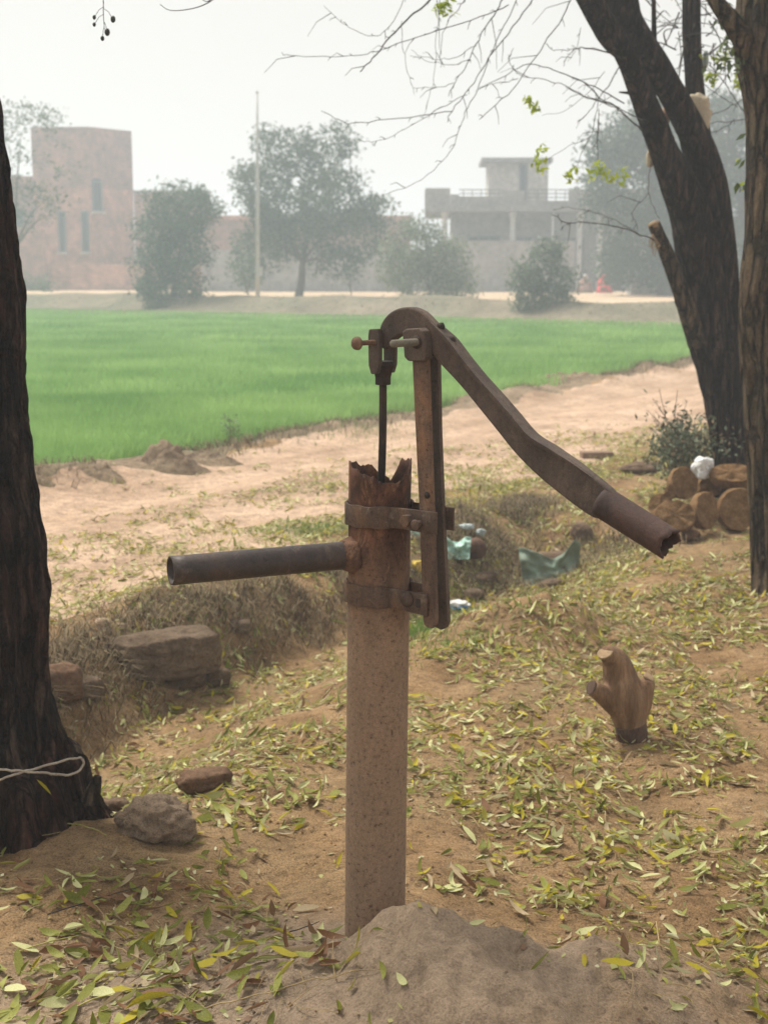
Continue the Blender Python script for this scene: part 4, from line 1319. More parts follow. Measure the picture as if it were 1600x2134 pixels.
for k, b in enumerate(((1500, -900, 5.2, 22), (1900, -1000, 6.4, 24), (1200, -1300, 4.6, 14))):
    a = (1620, -290, 6.05, 55)
    mid = tuple((np.array(a) + np.array(b)) / 2 + np.array([0, -50, 0, 0]))
    limb("branch", [a, mid, b], 26, 16, M["bark_right"], right_tree, 0.06, 1.5, 101 + k)

# twine round the left trunk, and the yellow leaf stuck on it
tpts = [(-30, 1636, 3.02), (40, 1612, 3.03), (110, 1592, 3.06), (160, 1580, 3.13), (174, 1584, 3.14), (168, 1604, 3.13), (140, 1615, 3.08), (90, 1610, 3.04), (30, 1606, 3.03), (-30, 1602, 3.02)]
solo("twine_loop", loft(np.array([P(*q) for q in spline(tpts, 90)]) + 0.0015 * np.stack([vnoise(np.arange(90) * .5, 1), 0 * np.arange(90), vnoise(np.arange(90) * .5, 7)], 1), np.full(90, 0.0027), 8, disp=lambda th, l, i: 0.25 * np.sin(3 * th + l * 500)), M["twine"], "pale twine loop hanging across the foot of the dark rough barked trunk", "twine", P(100, 1612, 3.04))


# ------------------------------------------------------------------ stump, stones, brick, heaps
sp = G(1318, 1540)
SY = sp[1]
k_ = SY / FPX
stump = thing("cut_stump", "small brown cut tree stump with three sawn stubs on leaf strewn earth", "stump", (sp[0], sp[1], gz(sp[0], sp[1]) - 0.01))


def px3(px, py, dy=0.0):
    return P(px, py, SY + dy)


def skin_body(name, nodes, edges, mat, parent, sub=2):
    off = np.array(root_of(parent).location)
    me = bpy.data.meshes.new(name)
    me.from_pydata([tuple(np.asarray(n[0]) - off) for n in nodes], edges, [])
    o = link(name, me, parent)
    md = o.modifiers.new("skin", 'SKIN'); md.use_smooth_shade = True
    for v, n in zip(me.skin_vertices[0].data, nodes):
        v.radius = n[1] if isinstance(n[1], tuple) else (n[1], n[1])
    me.skin_vertices[0].data[0].use_root = True
    s = o.modifiers.new("sub", 'SUBSURF'); s.levels = sub; s.render_levels = sub
    me.materials.append(mat)
    return o


def wob(amp, fr, seed):
    return lambda th, l, i: amp * vnoise(np.cos(th) * fr, np.sin(th) * fr, l * 14, seed)


def stump_loft(rows, n, seg, amp, seed, caps=(True, True)):
    a = spline(np.array(rows, float), n)
    p = np.array([P(r[0], r[1], SY + r[2]) for r in a]); rr = a[:, 3] * k_
    return loft(p, rr, seg, caps, wob(amp, 1.4, seed))


def stump_mesh():
    body = stump_loft([(1316, 1566, 0, 38), (1316, 1540, 0, 33), (1315, 1515, 0, 34), (1309, 1485, 0, 39), (1302, 1455, 0, 44), (1295, 1430, 0, 42), (1290, 1405, 0, 36), (1282, 1380, -0.01, 30), (1273, 1368, -0.025, 23), (1262, 1362, -0.045, 17.5)], 40, 36, 0.05, 3)
    hump = stump_loft([(1296, 1450, 0.01, 30), (1292, 1410, 0.01, 32), (1285, 1385, 0.01, 29), (1281, 1368, 0.01, 20), (1279, 1360, 0.01, 6)], 20, 28, 0.03, 4)
    left = stump_loft([(1300, 1478, 0, 30), (1276, 1462, -0.015, 26), (1257, 1449, -0.03, 21), (1243, 1440, -0.04, 18), (1233, 1434, -0.045, 16)], 24, 28, 0.05, 5)
    right = stump_loft([(1312, 1500, 0, 30), (1330, 1470, -0.0, 27), (1340, 1445, -0.0, 22), (1347, 1425, 0.0, 18), (1350, 1414, 0.0, 14)], 24, 28, 0.05, 6)
    return merge(body, hump, left, right)


so = part("stump_body", stump_mesh(), M["stump"], stump)
rm = so.modifiers.new("remesh", 'REMESH'); rm.mode = 'VOXEL'; rm.voxel_size = 0.0042; rm.use_smooth_shade = True
sm_ = so.modifiers.new("smooth", 'SMOOTH'); sm_.iterations = 6; sm_.factor = 0.5


def cut_face(px, py, dy, r, nx, ny, nz, mat="cut_wood"):
    c = P(px, py, SY + dy); nn = np.array([nx, ny, nz], float); nn /= np.linalg.norm(nn)
    part("sawn_face", loft([c - nn * 0.006, c + nn * 0.0015, c + nn * 0.002], [r * k_, r * k_, r * k_ * 0.9], 22, disp=wob(0.08, 1.2, px)), M[mat], stump)


cut_face(1260, 1361, -0.047, 17.5, -0.35, -0.35, 0.85)
cut_face(1231, 1433, -0.046, 15, -0.85, -0.4, 0.3, "stump_foot")
cut_face(1352, 1411, 0.0, 13.5, 0.5, -0.25, 0.8)
part("stump_bark", stump_loft([(1316, 1566, 0, 41), (1316, 1545, 0, 35.5), (1315, 1522, 0, 35), (1313, 1508, 0, 35.4)], 16, 40, 0.08, 9), M["stump_foot"], stump)


def stone(name, px, py, size, seed, mat, label, cat, rough=0.2, boxy=0.3, rot=0.0, sink=0.3, sub=4, dY=0.0, lift=0.0):
    g = G(px, py)
    g = np.array([g[0], g[1] + dY, gz(g[0], g[1] + dY)])
    c = g + np.array([0, 0, size[2] * (1 - sink) + lift])
    return solo(name, blob(c, size, seed, rough, 1.5, sub, boxy, rot=rot), M[mat], label, cat, g)


stone("stone_slab", 338, 1412, (0.235, 0.12, 0.095), 3, "stone", "large flat topped stone block jutting from the ditch bank", "stone", 0.30, 0.55, 0.45, 0.32, 5, 0.03)
stone("stone", 385, 1428, (0.085, 0.05, 0.045), 4, "stone", "dark stone lying directly under the large stone block", "stone", 0.2, 0.5, 0.1, 0.3)
stone("stone", 450, 1425, (0.062, 0.045, 0.04), 6, "stone", "grey stone at the right end of the large stone block, in the ditch", "stone", 0.22, 0.4, 0.5, 0.3)
stone("stone", 128, 1452, (0.085, 0.06, 0.075), 8, "red_stone", "reddish brown stone beside the dark rough barked trunk", "stone", 0.2, 0.4, 0.3, 0.35)
stone("stone", 185, 1445, (0.06, 0.05, 0.04), 11, "stone", "small grey stone between the reddish stone and the large block", "stone", 0.2, 0.4, 0.8, 0.4)
stone("earth_clod", 325, 1735, (0.092, 0.075, 0.062), 13, "dry_earth", "pointed clod of pale earth beside the foot of the dark trunk", "clod", 0.42, 0.0, 0.2, 0.55, 5)
stone("earth_clod", 240, 1700, (0.045, 0.03, 0.03), 17, "clod", "small crumbly clod touching the dark trunk foot", "clod", 0.3, 0.2, 0.2, 0.3)
stone("earth_clod", 425, 1640, (0.075, 0.05, 0.03), 19, "red_stone", "flat dark clod lying on the near lip of the ditch", "clod", 0.28, 0.3, 0.4, 0.3)
stone("stone", 15, 1712, (0.055, 0.045, 0.06), 23, "stone", "rounded grey stone leaning on the front of the dark trunk", "stone", 0.12, 0.1, 0.2, 0.2, 4, -0.27)
stone("stone", 500, 1312, (0.05, 0.04, 0.025), 25, "stone", "small flat stone on the bank above the large stone block", "stone", 0.2, 0.5, 0.2, 0.3, 3)
stone("stone", 215, 1303, (0.03, 0.025, 0.018), 27, "far_sand", "pale pebble lying near the road edge behind the stone block", "stone", 0.2, 0.3, 0.2, 0.3, 3)
stone("stone", 250, 1310, (0.022, 0.02, 0.014), 28, "far_sand", "smaller pale pebble just right of the other pale pebble", "stone", 0.2, 0.3, 0.9, 0.3, 3)


def heap(px, py, rx, ry, h, seed, label, mat="verge"):
    """a crumbly heap: a low cone broken up by lumps, its skirt running under the ground"""
    g = G(px, py)
    nr, seg = 30, 72
    V, F = [], []
    for i in range(nr + 1):
        u = i / nr
        for j in range(seg):
            t = 2 * math.pi * j / seg
            k = 1 + 0.22 * float(vnoise(math.cos(t) * 1.6, math.sin(t) * 1.6, 0, seed))
            x, y = g[0] + rx * u * k * math.cos(t), g[1] + ry * u * k * math.sin(t)
            z = h * max(0.0, 1 - u) ** 0.8 * (1 + 0.5 * float(fbm(x * 9, y * 9, 0, seed, 3))) + 0.35 * h * (1 - u) * abs(float(vnoise(x * 26, y * 26, 0, seed + 2)))
            V.append((x, y, gz(x, y) + z - 0.03 * u ** 3))
    for i in range(nr):
        for j in range(seg):
            q = (j + 1) % seg
            F.append((i * seg + j, (i + 1) * seg + j, (i + 1) * seg + q, i * seg + q))
    solo("soil_heap", (V, F), M[mat], label, "soil heap", g)


heap(356, 978, 0.28, 0.18, 0.15, 29, "tallest crumbly soil heap at the edge of the green field")
heap(440, 968, 0.30, 0.16, 0.075, 35, "low soil heap right of the tallest heap at the field edge")
heap(222, 996, 0.20, 0.14, 0.075, 31, "small soil heap between two others at the field edge")
heap(92, 1010, 0.11, 0.09, 0.06, 33, "tiny soil heap nearest the dark trunk at the field edge")
heap(980, 842, 0.5, 0.25, 0.10, 34, "weedy soil heap at the field edge just right of the pump bars")
heap(1180, 800, 0.6, 0.3, 0.12, 36, "soil heap at the field edge behind the middle of the handle")
stone("soil_heap", 1335, 985, (0.16, 0.07, 0.045), 43, "clod", "low soil lump just right of the lone brick", "soil heap", 0.35, 0.0, 0.1, 0.35)
stone("earth_clod", 1210, 1120, (0.06, 0.045, 0.05), 45, "clod", "upright clod just above the half buried green sack", "clod", 0.3, 0.0, 0.1, 0.35)

gb = G(1242, 958)
bv = xform(box(-0.118, 0.118, -0.055, 0.055, -0.02, 0.062), (gb[0], gb[1], gb[2]), (0.995, 0.09, 0), (-0.09, 0.995, 0))
bevel(solo("brick", bv, M["brick_dusty"], "lone dusty brick lying at the edge of the dirt road", "brick", gb, sm=False), 0.006)


# ------------------------------------------------------------------ dung cakes and the white bag
def cake(px, py, rx, ry, Y, thick, seed, yaw, tilt, label, mat="dung"):
    """a round flattened cake: thick disc with an uneven rim, facing yaw and leaning by tilt"""
    r = np.random.default_rng(seed)
    prof = [(0.0, 0.9), (0.35, 0.92), (0.7, 0.98), (0.93, 1.02), (0.985, 0.9), (1.0, 0.7), (1.0, -0.7), (0.96, -1.0), (0.6, -1.0), (0.0, -0.95)]
    seg = 40
    V, F = [], []
    a, b = rx * Y / FPX, ry * Y / FPX
    for i, (u, h) in enumerate(prof):
        for j in range(seg):
            t = 2 * math.pi * j / seg
            k = 1 + 0.09 * vnoise(math.cos(t) * 1.3, math.sin(t) * 1.3, 0, seed) + 0.04 * vnoise(math.cos(t) * 4, math.sin(t) * 4, h, seed + 1)
            hh = h * thick / 2 * (1 + 0.3 * vnoise(u * 3 * math.cos(t), u * 3 * math.sin(t), 2, seed + 2))
            V.append((u * a * k * math.cos(t), hh, u * b * k * math.sin(t)))
    for i in range(len(prof) - 1):
        for j in range(seg):
            q = (j + 1) % seg
            F.append((i * seg + j, i * seg + q, (i + 1) * seg + q, (i + 1) * seg + j))
    V = np.array(V)
    R = np.array(Matrix.Rotation(yaw, 3, 'Z') @ Matrix.Rotation(tilt, 3, 'X'))
    c = P(px, py, Y)
    V = V @ R.T + c
    base = np.array([c[0], c[1], V[:, 2].min()])
    o = solo("dung_cake", (V, F), M[mat], label, "dung cake", base, group="brown dung cakes piled by the trees")
    es = o.modifiers.new("edges", 'EDGE_SPLIT'); es.split_angle = math.radians(42)
    return o


cake(1423, 1007, 31, 34, 7.55, 0.06, 1, 0.2, -0.25, "small round brown cake standing directly left of and below the white bag")
cake(1405, 1076, 44, 34, 7.25, 0.075, 2, -0.15, -0.45, "front left brown cake of the pile, tilted and lit on its face")
cake(1466, 1064, 30, 41, 7.32, 0.06, 3, 0.5, -0.2, "brown cake standing in the middle of the pile, under the white bag")
cake(1524, 993, 45, 26, 7.5, 0.07, 4, -0.2, -0.75, "uppermost brown cake lying on the pile against the forked trunk")
cake(1533, 1064, 41, 46, 7.4, 0.08, 5, 0.1, -0.2, "largest darkest brown cake, half hidden by the right trunk")
cake(1376, 1056, 24, 26, 7.5, 0.06, 6, -0.5, -0.4, "brown cake half hidden at the left end of the pile")
cake(1395, 1025, 12, 16, 7.5, 0.05, 7, -0.3, -0.2, "smallest brown cake fragment wedged at the left of the standing round cake")
cake(1476, 1015, 26, 24, 7.62, 0.07, 8, 0.0, -0.3, "dark brown cake supporting the white bag")
stone("earth_lump", 1438, 1128, (0.052, 0.045, 0.036), 47, "red_stone", "reddish lump lying just beyond the open end of the pump handle", "lump", 0.3, 0.0, 0.3, 0.25)
solo("plastic_bag", blob(P(1463, 975, 7.55), (0.056, 0.05, 0.064), 6, 0.34, 1.5, 5, 0.45, rot=0.5), M["white_plastic"], "crumpled white plastic bag sitting on top of the brown cakes", "plastic bag", P(1463, 999, 7.55))


# ------------------------------------------------------------------ litter in the ditch
def sheet(px0, py0, px1, py1, Y, sag, seed, thick=0.004, nx=26, ny=18, top=None, bow=0.05):
    """a crumpled piece of sacking spanning a patch of the photo, bowed away from the viewer, with thickness"""
    V = []
    for i in range(ny + 1):
        for j in range(nx + 1):
            u, v = j / nx, i / ny
            tp = top(u) if top else 0
            px = px0 + (px1 - px0) * (u + 0.10 * (0.5 - u) * v * 1.5)
            py = py0 + (py1 - py0) * v + tp * (1 - v)
            d = bow * (2 * u - 1) ** 2 - sag * v + 0.034 * vnoise(u * 4, v * 3, 0, seed) + 0.014 * vnoise(u * 11, v * 9, 0, seed + 1)
            V.append(P(px, py, Y + d))
    n = len(V)
    V = V + [p + np.array([0, thick, 0]) for p in V]
    F = []
    for i in range(ny):
        for j in range(nx):
            a = i * (nx + 1) + j
            F.append((a, a + nx + 1, a + nx + 2, a + 1)); F.append((a + n, a + n + 1, a + n + nx + 2, a + n + nx + 1))
    for j in range(nx):
        a = j; F.append((a, a + 1, a + 1 + n, a + n)); a = ny * (nx + 1) + j; F.append((a + 1, a, a + n, a + 1 + n))
    for i in range(ny):
        a = i * (nx + 1); F.append((a + nx + 1, a, a + n, a + nx + 1 + n)); a = a + nx; F.append((a, a + nx + 1, a + nx + 1 + n, a + n))
    return V, F


g_ = G(1140, 1205)
solo("woven_sack", sheet(1080, 1146, 1210, 1222, g_[1] - 0.10, 0.03, 4, top=lambda u: np.interp(u, [0, .1, .35, .55, .72, .9, 1], [-3, -4, 8, 20, 8, -22, -14]), bow=0.06), M["teal_sack"], "half buried faded green woven sack with its mouth sagging open in the ditch", "sack", g_)
solo("sack_earth", blob(P(1150, 1178, g_[1] - 0.0), (0.13, 0.09, 0.075), 8, 0.25, 2, 4), M["clod"], "earth spilling inside the half buried green woven sack", "earth", g_)
g_ = G(955, 1175)
solo("plastic_sheet", sheet(925, 1116, 982, 1166, g_[1] - 0.02, 0.03, 7, top=lambda u: np.interp(u, [0, .3, .55, .8, 1], [0, 12, 14, 2, 4]), bow=-0.04), M["mint_sack"], "pale mint plastic sheet leaning on the dark pot behind the pump bars", "plastic sheet", g_)
solo("plastic_sheet", sheet(840, 1098, 884, 1130, g_[1] + 0.05, 0.02, 9), M["mint_sack"], "green plastic sheet seen between the pump barrel and its bars", "plastic sheet", P(862, 1132, g_[1] + 0.05))
solo("plastic_strip", sheet(838, 1117, 886, 1124, g_[1] + 0.035, 0.01, 10, 0.003, 12, 4), M["white_plastic"], "white strip along the lower edge of the green plastic sheet", "plastic strip", P(862, 1124, g_[1] + 0.035))
solo("broken_pot", blob(P(992, 1143, g_[1] + 0.04), (0.052, 0.05, 0.058), 5, 0.12, 1.5, 4), M["pot"], "dark brown broken pot beside the pale mint plastic sheet", "pot", P(992, 1170, g_[1] + 0.04))
solo("plastic_scrap", blob(P(972, 1097, g_[1] + 0.22), (0.038, 0.03, 0.014), 13, 0.5, 2.0, 4), M["clear_plastic"], "pale clear plastic scrap lying on the bank above the mint sheet", "plastic scrap", P(972, 1104, g_[1] + 0.22))
solo("plastic_scrap", blob(P(1002, 1109, g_[1] + 0.15), (0.027, 0.02, 0.018), 15, 0.5, 2.0, 4), M["clear_plastic"], "pale clear plastic scrap just above the dark broken pot", "plastic scrap", P(1002, 1118, g_[1] + 0.15))
g_ = G(866, 1200)
solo("yellow_wrapper", sheet(858, 1168, 884, 1190, g_[1], 0.02, 17, 0.003, 12, 8), M["yellow_plastic"], "yellow plastic wrapper seen between the pump barrel and its bars", "wrapper", P(870, 1190, g_[1]))
g_ = G(955, 1268)
pk = thing("milk_packet", "flattened white and blue packet lying behind the foot of the pump bars", "packet", g_)
part("packet_body", blob(g_ + np.array([0, 0, 0.02]), (0.055, 0.04, 0.020), 9, 0.4, 2.2, 4, 0.3), M["white_plastic"], pk)
part("packet_print", blob(g_ + np.array([0, -0.018, 0.008]), (0.054, 0.030, 0.014), 19, 0.4, 2.2, 4, 0.3), M["blue_print"], pk)
for i, (px, py, s, lab) in enumerate(((880, 1250, (0.05, 0.04, 0.03), "dark stone behind the lower clamp of the pump"), (985, 1248, (0.06, 0.045, 0.03), "grey stone right of the white and blue packet"),
                                       (1150, 1222, (0.075, 0.05, 0.022), "flat pale stone under the half buried green sack"), (1010, 1210, (0.07, 0.05, 0.03), "dark clod between the pot and the half buried sack"))):
    stone("stone", px, py, s, 60 + i, "stone" if i != 3 else "clod", lab, "stone", 0.22, 0.35, 0.3 * i, 0.3, 3)


# ------------------------------------------------------------------ scrub by the forked tree
gbh = P(1440, 985, 8.5)
bush = thing("dry_bush", "wispy grey green bush growing left of the forked tree foot", "bush", (gbh[0], gbh[1], gz(gbh[0], gbh[1])))
rb_ = np.random.default_rng(77)
stems, tips = [], []
for k in range(46):
    a = np.array([rb_.uniform(1390, 1490), 988, 8.5 + rb_.uniform(-0.3, 0.3)])
    tip = np.array([a[0] + rb_.normal(-10, 26), rb_.uniform(865, 945), a[2] + rb_.normal(0, .15)])
    if k < 9:
        tip = np.array([rb_.uniform(1315, 1440), rb_.uniform(805, 870), a[2]])
    mid = (a + tip) / 2 + np.array([rb_.normal(0, 6) + (tip[0] - a[0]) * -0.12, 0, 0])
    w = np.array([P(*q) for q in spline([a, mid, tip], 10)])
    stems.append(tube(w, 0.0042 if k < 9 else 0.0036, 5, 0.0014))
    if k >= 9:
        tips += list(w[4:])
part("stems", merge(*stems), M["twig"], bush)
cloud_part("foliage", leaf_cloud(tips, 9, 0.05, 0.036, rb_), [M["bush_grey"], M["crown_pale"], M["root_grass"]], bush, rb_, weights=[.55, .2, .25])

# weed at the field edge
gw = G(478, 925)
weed = thing("field_weed", "pale spindly weed standing at the near edge of the wheat", "weed", gw)
stems, tips = [], []
for k in range(10):
    tip = gw + np.array([rb_.normal(0, .05), rb_.normal(0, .05), rb_.uniform(.10, .22)])
    stems.append(tube([gw, (gw + tip) / 2 + np.array([0.01, 0, 0.02]), tip], 0.003, 5, 0.0015)); tips += [tip, (gw + tip) / 2]
part("stems", merge(*stems), M["root_grass"], weed)
cloud_part("foliage", leaf_cloud(tips, 5, 0.025, 0.03, rb_), [M["crown_pale"]], weed, rb_)


# ------------------------------------------------------------------ far trees
def far_tree(name, label, cat, trunk_px, Y, r_trunk, lobes, n_clump, per, spread, size, mats, seed, group=None, limbs=6, cull=0.0, depth_k=1.0):
    """lobes: (px, py, rx, ry) ellipses in the photo at depth Y, given depth of their own"""
    r = np.random.default_rng(seed)
    x0, y0 = trunk_px
    b = P(x0, y0, Y); b[2] = gz(b[0], b[1]) - 0.05
    o = thing(name, label, cat, b, group)
    m = Y / FPX
    areas = np.array([l[2] * l[3] for l in lobes], float); areas /= areas.sum()
    C = []
    for l, a in zip(lobes, areas):
        n = max(3, int(n_clump * a))
        d = r.normal(0, 1, (n, 3)); d /= np.linalg.norm(d, axis=1)[:, None]
        rad = r.uniform(0.35, 1.0, n) ** 0.5
        c0 = P(l[0], l[1], Y)
        C.append(c0 + d * rad[:, None] * np.array([l[2] * m, min(l[2], l[3] * 1.3) * m * depth_k, l[3] * m]))
    C = np.concatenate(C)
    if cull:
        C = C[fbm(C[:, 0] * 0.62, C[:, 1] * 0.62, C[:, 2] * 0.8, seed, 2) > -cull]
    ctop = np.array([np.average([P(l[0], l[1], Y)[i] for l in lobes], weights=areas) for i in range(3)])
    fork = b * 0.55 + ctop * 0.45
    part("trunk", loft(spline([b, (b + fork) / 2 + np.array([0.05, 0, 0]), fork], 14), np.linspace(r_trunk * 1.15, r_trunk * 0.75, 14), 14, disp=bark(0.08, 1.6, seed)), M["bark_far"], o)
    for k in range(limbs):
        tip = C[r.integers(len(C))]
        w = spline([fork - np.array([0, 0, 0.1]), (fork + tip) / 2 + np.array([0, 0, 0.2]), tip], 8)
        part("limb", tube(w, r_trunk * 0.5, 6, r_trunk * 0.1), M["bark_far"], o)
    cloud_part("crown", leaf_cloud(C, per, spread, size, r, 0.7), [M[q] for q in mats], o, r)
    return o


far_tree("shade_tree", "largest dark green tree standing behind the pole, wide rounded crown on a straight trunk", "tree", (621, 628), 50, 0.13,
         [(640, 420, 120, 90), (575, 400, 75, 75), (700, 420, 90, 80), (560, 500, 65, 65), (640, 490, 95, 55), (740, 490, 65, 55), (600, 310, 60, 35), (680, 310, 70, 35), (700, 285, 28, 22), (550, 285, 24, 18), (530, 370, 38, 28), (770, 440, 48, 35), (520, 545, 38, 40), (700, 545, 60, 30)],
         520, 34, 0.22, 0.17, ["crown_dark", "crown_mid", "crown_mid", "crown_pale"], 1, cull=0.42)  # pale leaves mixed in as highlights painted into the crown
far_tree("bushy_tree", "bushy mid green tree growing low beside the brick tower", "tree", (362, 648), 46, 0.10,
         [(375, 440, 78, 55), (340, 470, 60, 45), (420, 430, 45, 38), (355, 540, 75, 45), (390, 520, 50, 50), (350, 600, 60, 42), (320, 570, 40, 40), (405, 600, 26, 35)],
         330, 34, 0.18, 0.14, ["crown_mid", "crown_mid", "crown_dark", "crown_pale"], 2, cull=0.5)  # the pale share of leaves puts highlights into the crown's colour
far_tree("loose_shrub", "pale loose leaved shrub just above the pump head", "shrub", (895, 650), 44, 0.06,
         [(870, 520, 75, 48), (920, 540, 55, 50), (840, 560, 50, 40), (900, 600, 75, 42), (955, 600, 38, 42), (880, 475, 45, 22)],
         380, 22, 0.19, 0.12, ["crown_silver", "crown_silver", "crown_pale"], 3, cull=0.7, limbs=8)
far_tree("loose_shrub", "dense grey green shrub in front of the house columns", "shrub", (1130, 668), 38, 0.05,
         [(1130, 560, 42, 40), (1092, 590, 30, 26), (1172, 590, 30, 30), (1120, 635, 46, 32), (1165, 640, 30, 28), (1145, 515, 26, 18), (1085, 560, 14, 12)],
         260, 22, 0.14, 0.11, ["crown_pale", "crown_mid", "crown_pale"], 4, cull=0.5, limbs=6)
far_tree("feathery_tree", "thin feathery tree half hidden by the dark trunk", "tree", (12, 640), 47, 0.08,
         [(30, 230, 55, 45), (75, 250, 50, 30), (20, 310, 40, 50), (70, 320, 60, 40), (110, 245, 40, 14), (100, 350, 50, 25), (40, 400, 70, 40), (90, 420, 40, 30), (20, 460, 50, 40)],
         230, 14, 0.20, 0.13, ["crown_pale", "crown_mid"], 5, cull=0.25, limbs=14)
far_tree("big_tree", "massive blue green tree rising behind the forked tree", "tree", (1385, 628), 52, 0.25,
         [(1330, 380, 95, 120), (1400, 300, 90, 100), (1290, 300, 55, 55), (1260, 380, 42, 80), (1340, 500, 95, 70), (1430, 420, 80, 120), (1300, 560, 50, 40), (1400, 560, 80, 50), (1470, 520, 60, 70)],
         900, 26, 0.30, 0.20, ["crown_dark", "crown_mid"], 6, cull=0.75)
far_tree("big_tree", "tall tree filling the gap between the forked tree and the brown trunk", "tree", (1560, 628), 56, 0.25,
         [(1510, 260, 70, 65), (1560, 330, 80, 100), (1540, 430, 80, 90), (1580, 520, 80, 80), (1490, 230, 30, 30)],
         620, 26, 0.30, 0.20, ["crown_dark", "crown_mid"], 7, cull=0.7)
far_tree("sapling", "thin leafy sapling growing at the foot of the tall pole", "sapling", (515, 622), 48, 0.025, [(510, 560, 28, 30), (520, 590, 22, 22), (500, 530, 14, 14)], 40, 16, 0.14, 0.11, ["crown_pale", "crown_mid"], 8, limbs=5)
far_tree("sapling", "small bare sapling standing right of the big tree trunk", "sapling", (727, 622), 49, 0.02, [(730, 575, 22, 20), (745, 560, 16, 12)], 16, 10, 0.14, 0.10, ["crown_pale", "crown_mid"], 9, limbs=7)
far_tree("low_bush", "low dull bush at the foot of the red brick tower", "bush", (60, 612), 55, 0.03, [(65, 590, 45, 14), (100, 597, 30, 9)], 50, 18, 0.16, 0.11, ["crown_mid", "crown_pale"], 10, limbs=3)
far_tree("low_bush", "low bush on the earth bank under the bushy tree", "bush", (400, 645), 45, 0.03, [(410, 636, 28, 9), (330, 640, 26, 8)], 46, 16, 0.13, 0.10, ["crown_mid", "bush_grey"], 11, limbs=3)
far_tree("low_bush", "low weedy bush on the earth bank right of the dense grey green shrub", "bush", (1290, 668), 37, 0.03, [(1300, 662, 40, 8), (1240, 660, 26, 6)], 46, 16, 0.11, 0.09, ["crown_mid", "bush_grey"], 12, limbs=3)

# pole
pb = P(537, 622, 47); pb[2] = gz(pb[0], pb[1])
pt = P(536, 198, 47)
pole = thing("tall_pole", "tall thin pale pole with a small finial standing before the largest tree", "pole", pb)
part("shaft", loft(np.array([pb - np.array([0, 0, .1]), pb * .45 + pt * .55, pb * .3 + pt * .7, pt]), [0.075, 0.06, 0.05, 0.03], 14), M["pole"], pole)
part("finial", blob(pt + np.array([0, 0, .08]), (0.05, 0.05, 0.06), 3, 0.03, 1, 2), M["pole"], pole)
part("pole_box", xform(box(-.11, .11, -.12, .05, -.15, .15), P(540, 566, 46.95), (1, 0, 0), (0, 1, 0)), M["pole"], pole, sm=False)


# ------------------------------------------------------------------ far houses
def wall_box(name, O, u, v, a, mat, parent, **k):
    return part(name, xform(box(*a), O, u, v), mat, parent, sm=False, **k)


def window(O, u, v, u0, u1, z0, z1, vv, parent, name="window", panes=1, sill=None):
    """frame standing proud of the wall face at v = vv, with panes set back in it"""
    t, d = 0.06, 0.05
    fr = merge(*[xform(box(*b), O, u, v) for b in ((u0, u0 + t, vv - d, vv + 0.02, z0, z1), (u1 - t, u1, vv - d, vv + 0.02, z0, z1), (u0 + t, u1 - t, vv - d, vv + 0.02, z0, z0 + t), (u0 + t, u1 - t, vv - d, vv + 0.02, z1 - t, z1))])
    f = part(name, fr, M["frame_grey"], parent, sm=False)
    w = (u1 - u0 - 2 * t) / panes
    for i in range(panes):
        part("pane", xform(box(u0 + t + i * w + 0.012, u0 + t + (i + 1) * w - 0.012, vv - 0.012, vv + 0.015, z0 + t, z1 - t), O, u, v), M["dark_glass"], f, sm=False)
    if sill:
        part("sill", xform(box(u0 - .08, u1 + .08, vv - 0.16, vv + 0.02, z0 - 0.12, z0 - 0.003), O, u, v), M[sill], f, sm=False)
    return f


# grey house with columns, right of centre
YH = 62.0
m_ = YH / FPX
Oh = P(885, 600, YH); Oh[2] = 0
u_, v_ = np.array([math.cos(.02), math.sin(.02), 0]), np.array([math.sin(.03), math.cos(.03), 0])
base_h = gz(Oh[0], Oh[1]) - 0.2
zz_ = lambda py: P(1000, py, YH)[2]
uu = lambda px: (px - 885) * m_ * 1.012
house = thing("grey_house", "flat roofed grey house with white columns and a stair room on the roof", "house", (Oh[0], Oh[1], base_h))
ZB = zz_(441)
wall_box("wall", Oh, u_, v_, (uu(942), uu(1420), 1.7, 9.0, base_h, ZB - 0.004), M["plaster"], house)
slab = wall_box("roof_slab", Oh, u_, v_, (uu(884), uu(1430), -0.25, 9.2, ZB, zz_(428)), M["concrete"], house)
zp = zz_(428) + 0.004
for (a, b, h) in ((885, 935, 392), (935.5, 953, 405), (953.5, 1039, 409), (1040, 1085, 397), (1085.5, 1173, 418), (1174, 1430, 393)):
    wall_box("parapet", Oh, u_, v_, (uu(a), uu(b), 0.0, 0.18, zp, zz_(h)), M["concrete"], house)
for (a, b) in ((953, 1040), (1085, 1174)):
    for h in (396, 404, 412):
        wall_box("railing_bar", Oh, u_, v_, (uu(a), uu(b), 0.06, 0.10, zz_(h), zz_(h) + 0.04), M["frame_grey"], house)
    for x in np.linspace(a + 8, b - 8, 5):
        wall_box("railing_post", Oh, u_, v_, (uu(x), uu(x) + 0.035, 0.065, 0.095, zz_(419), zz_(395)), M["frame_grey"], house)
wall_box("parapet", Oh, u_, v_, (uu(884), uu(884) + .18, 0.2, 9.0, zp, zz_(396)), M["concrete"], house)
km = 1.055                                              # the stair room stands further back
zz2 = lambda py: P(1060, py, YH * km)[2]
uu2 = lambda px: (px - 885) * m_ * km + 0.28
mum = wall_box("stair_room", Oh, u_, v_, (uu2(1000), uu2(1121), 3.2, 6.2, zp, zz2(339)), M["plaster_pale"], house)
wall_box("stair_roof", Oh, u_, v_, (uu2(985), uu2(1129), 2.8, 6.6, zz2(339) + .003, zz2(330)), M["concrete"], mum)
window(Oh, u_, v_, uu2(1062), uu2(1079), zp + 0.02, zz2(342), 3.2, house, "door")
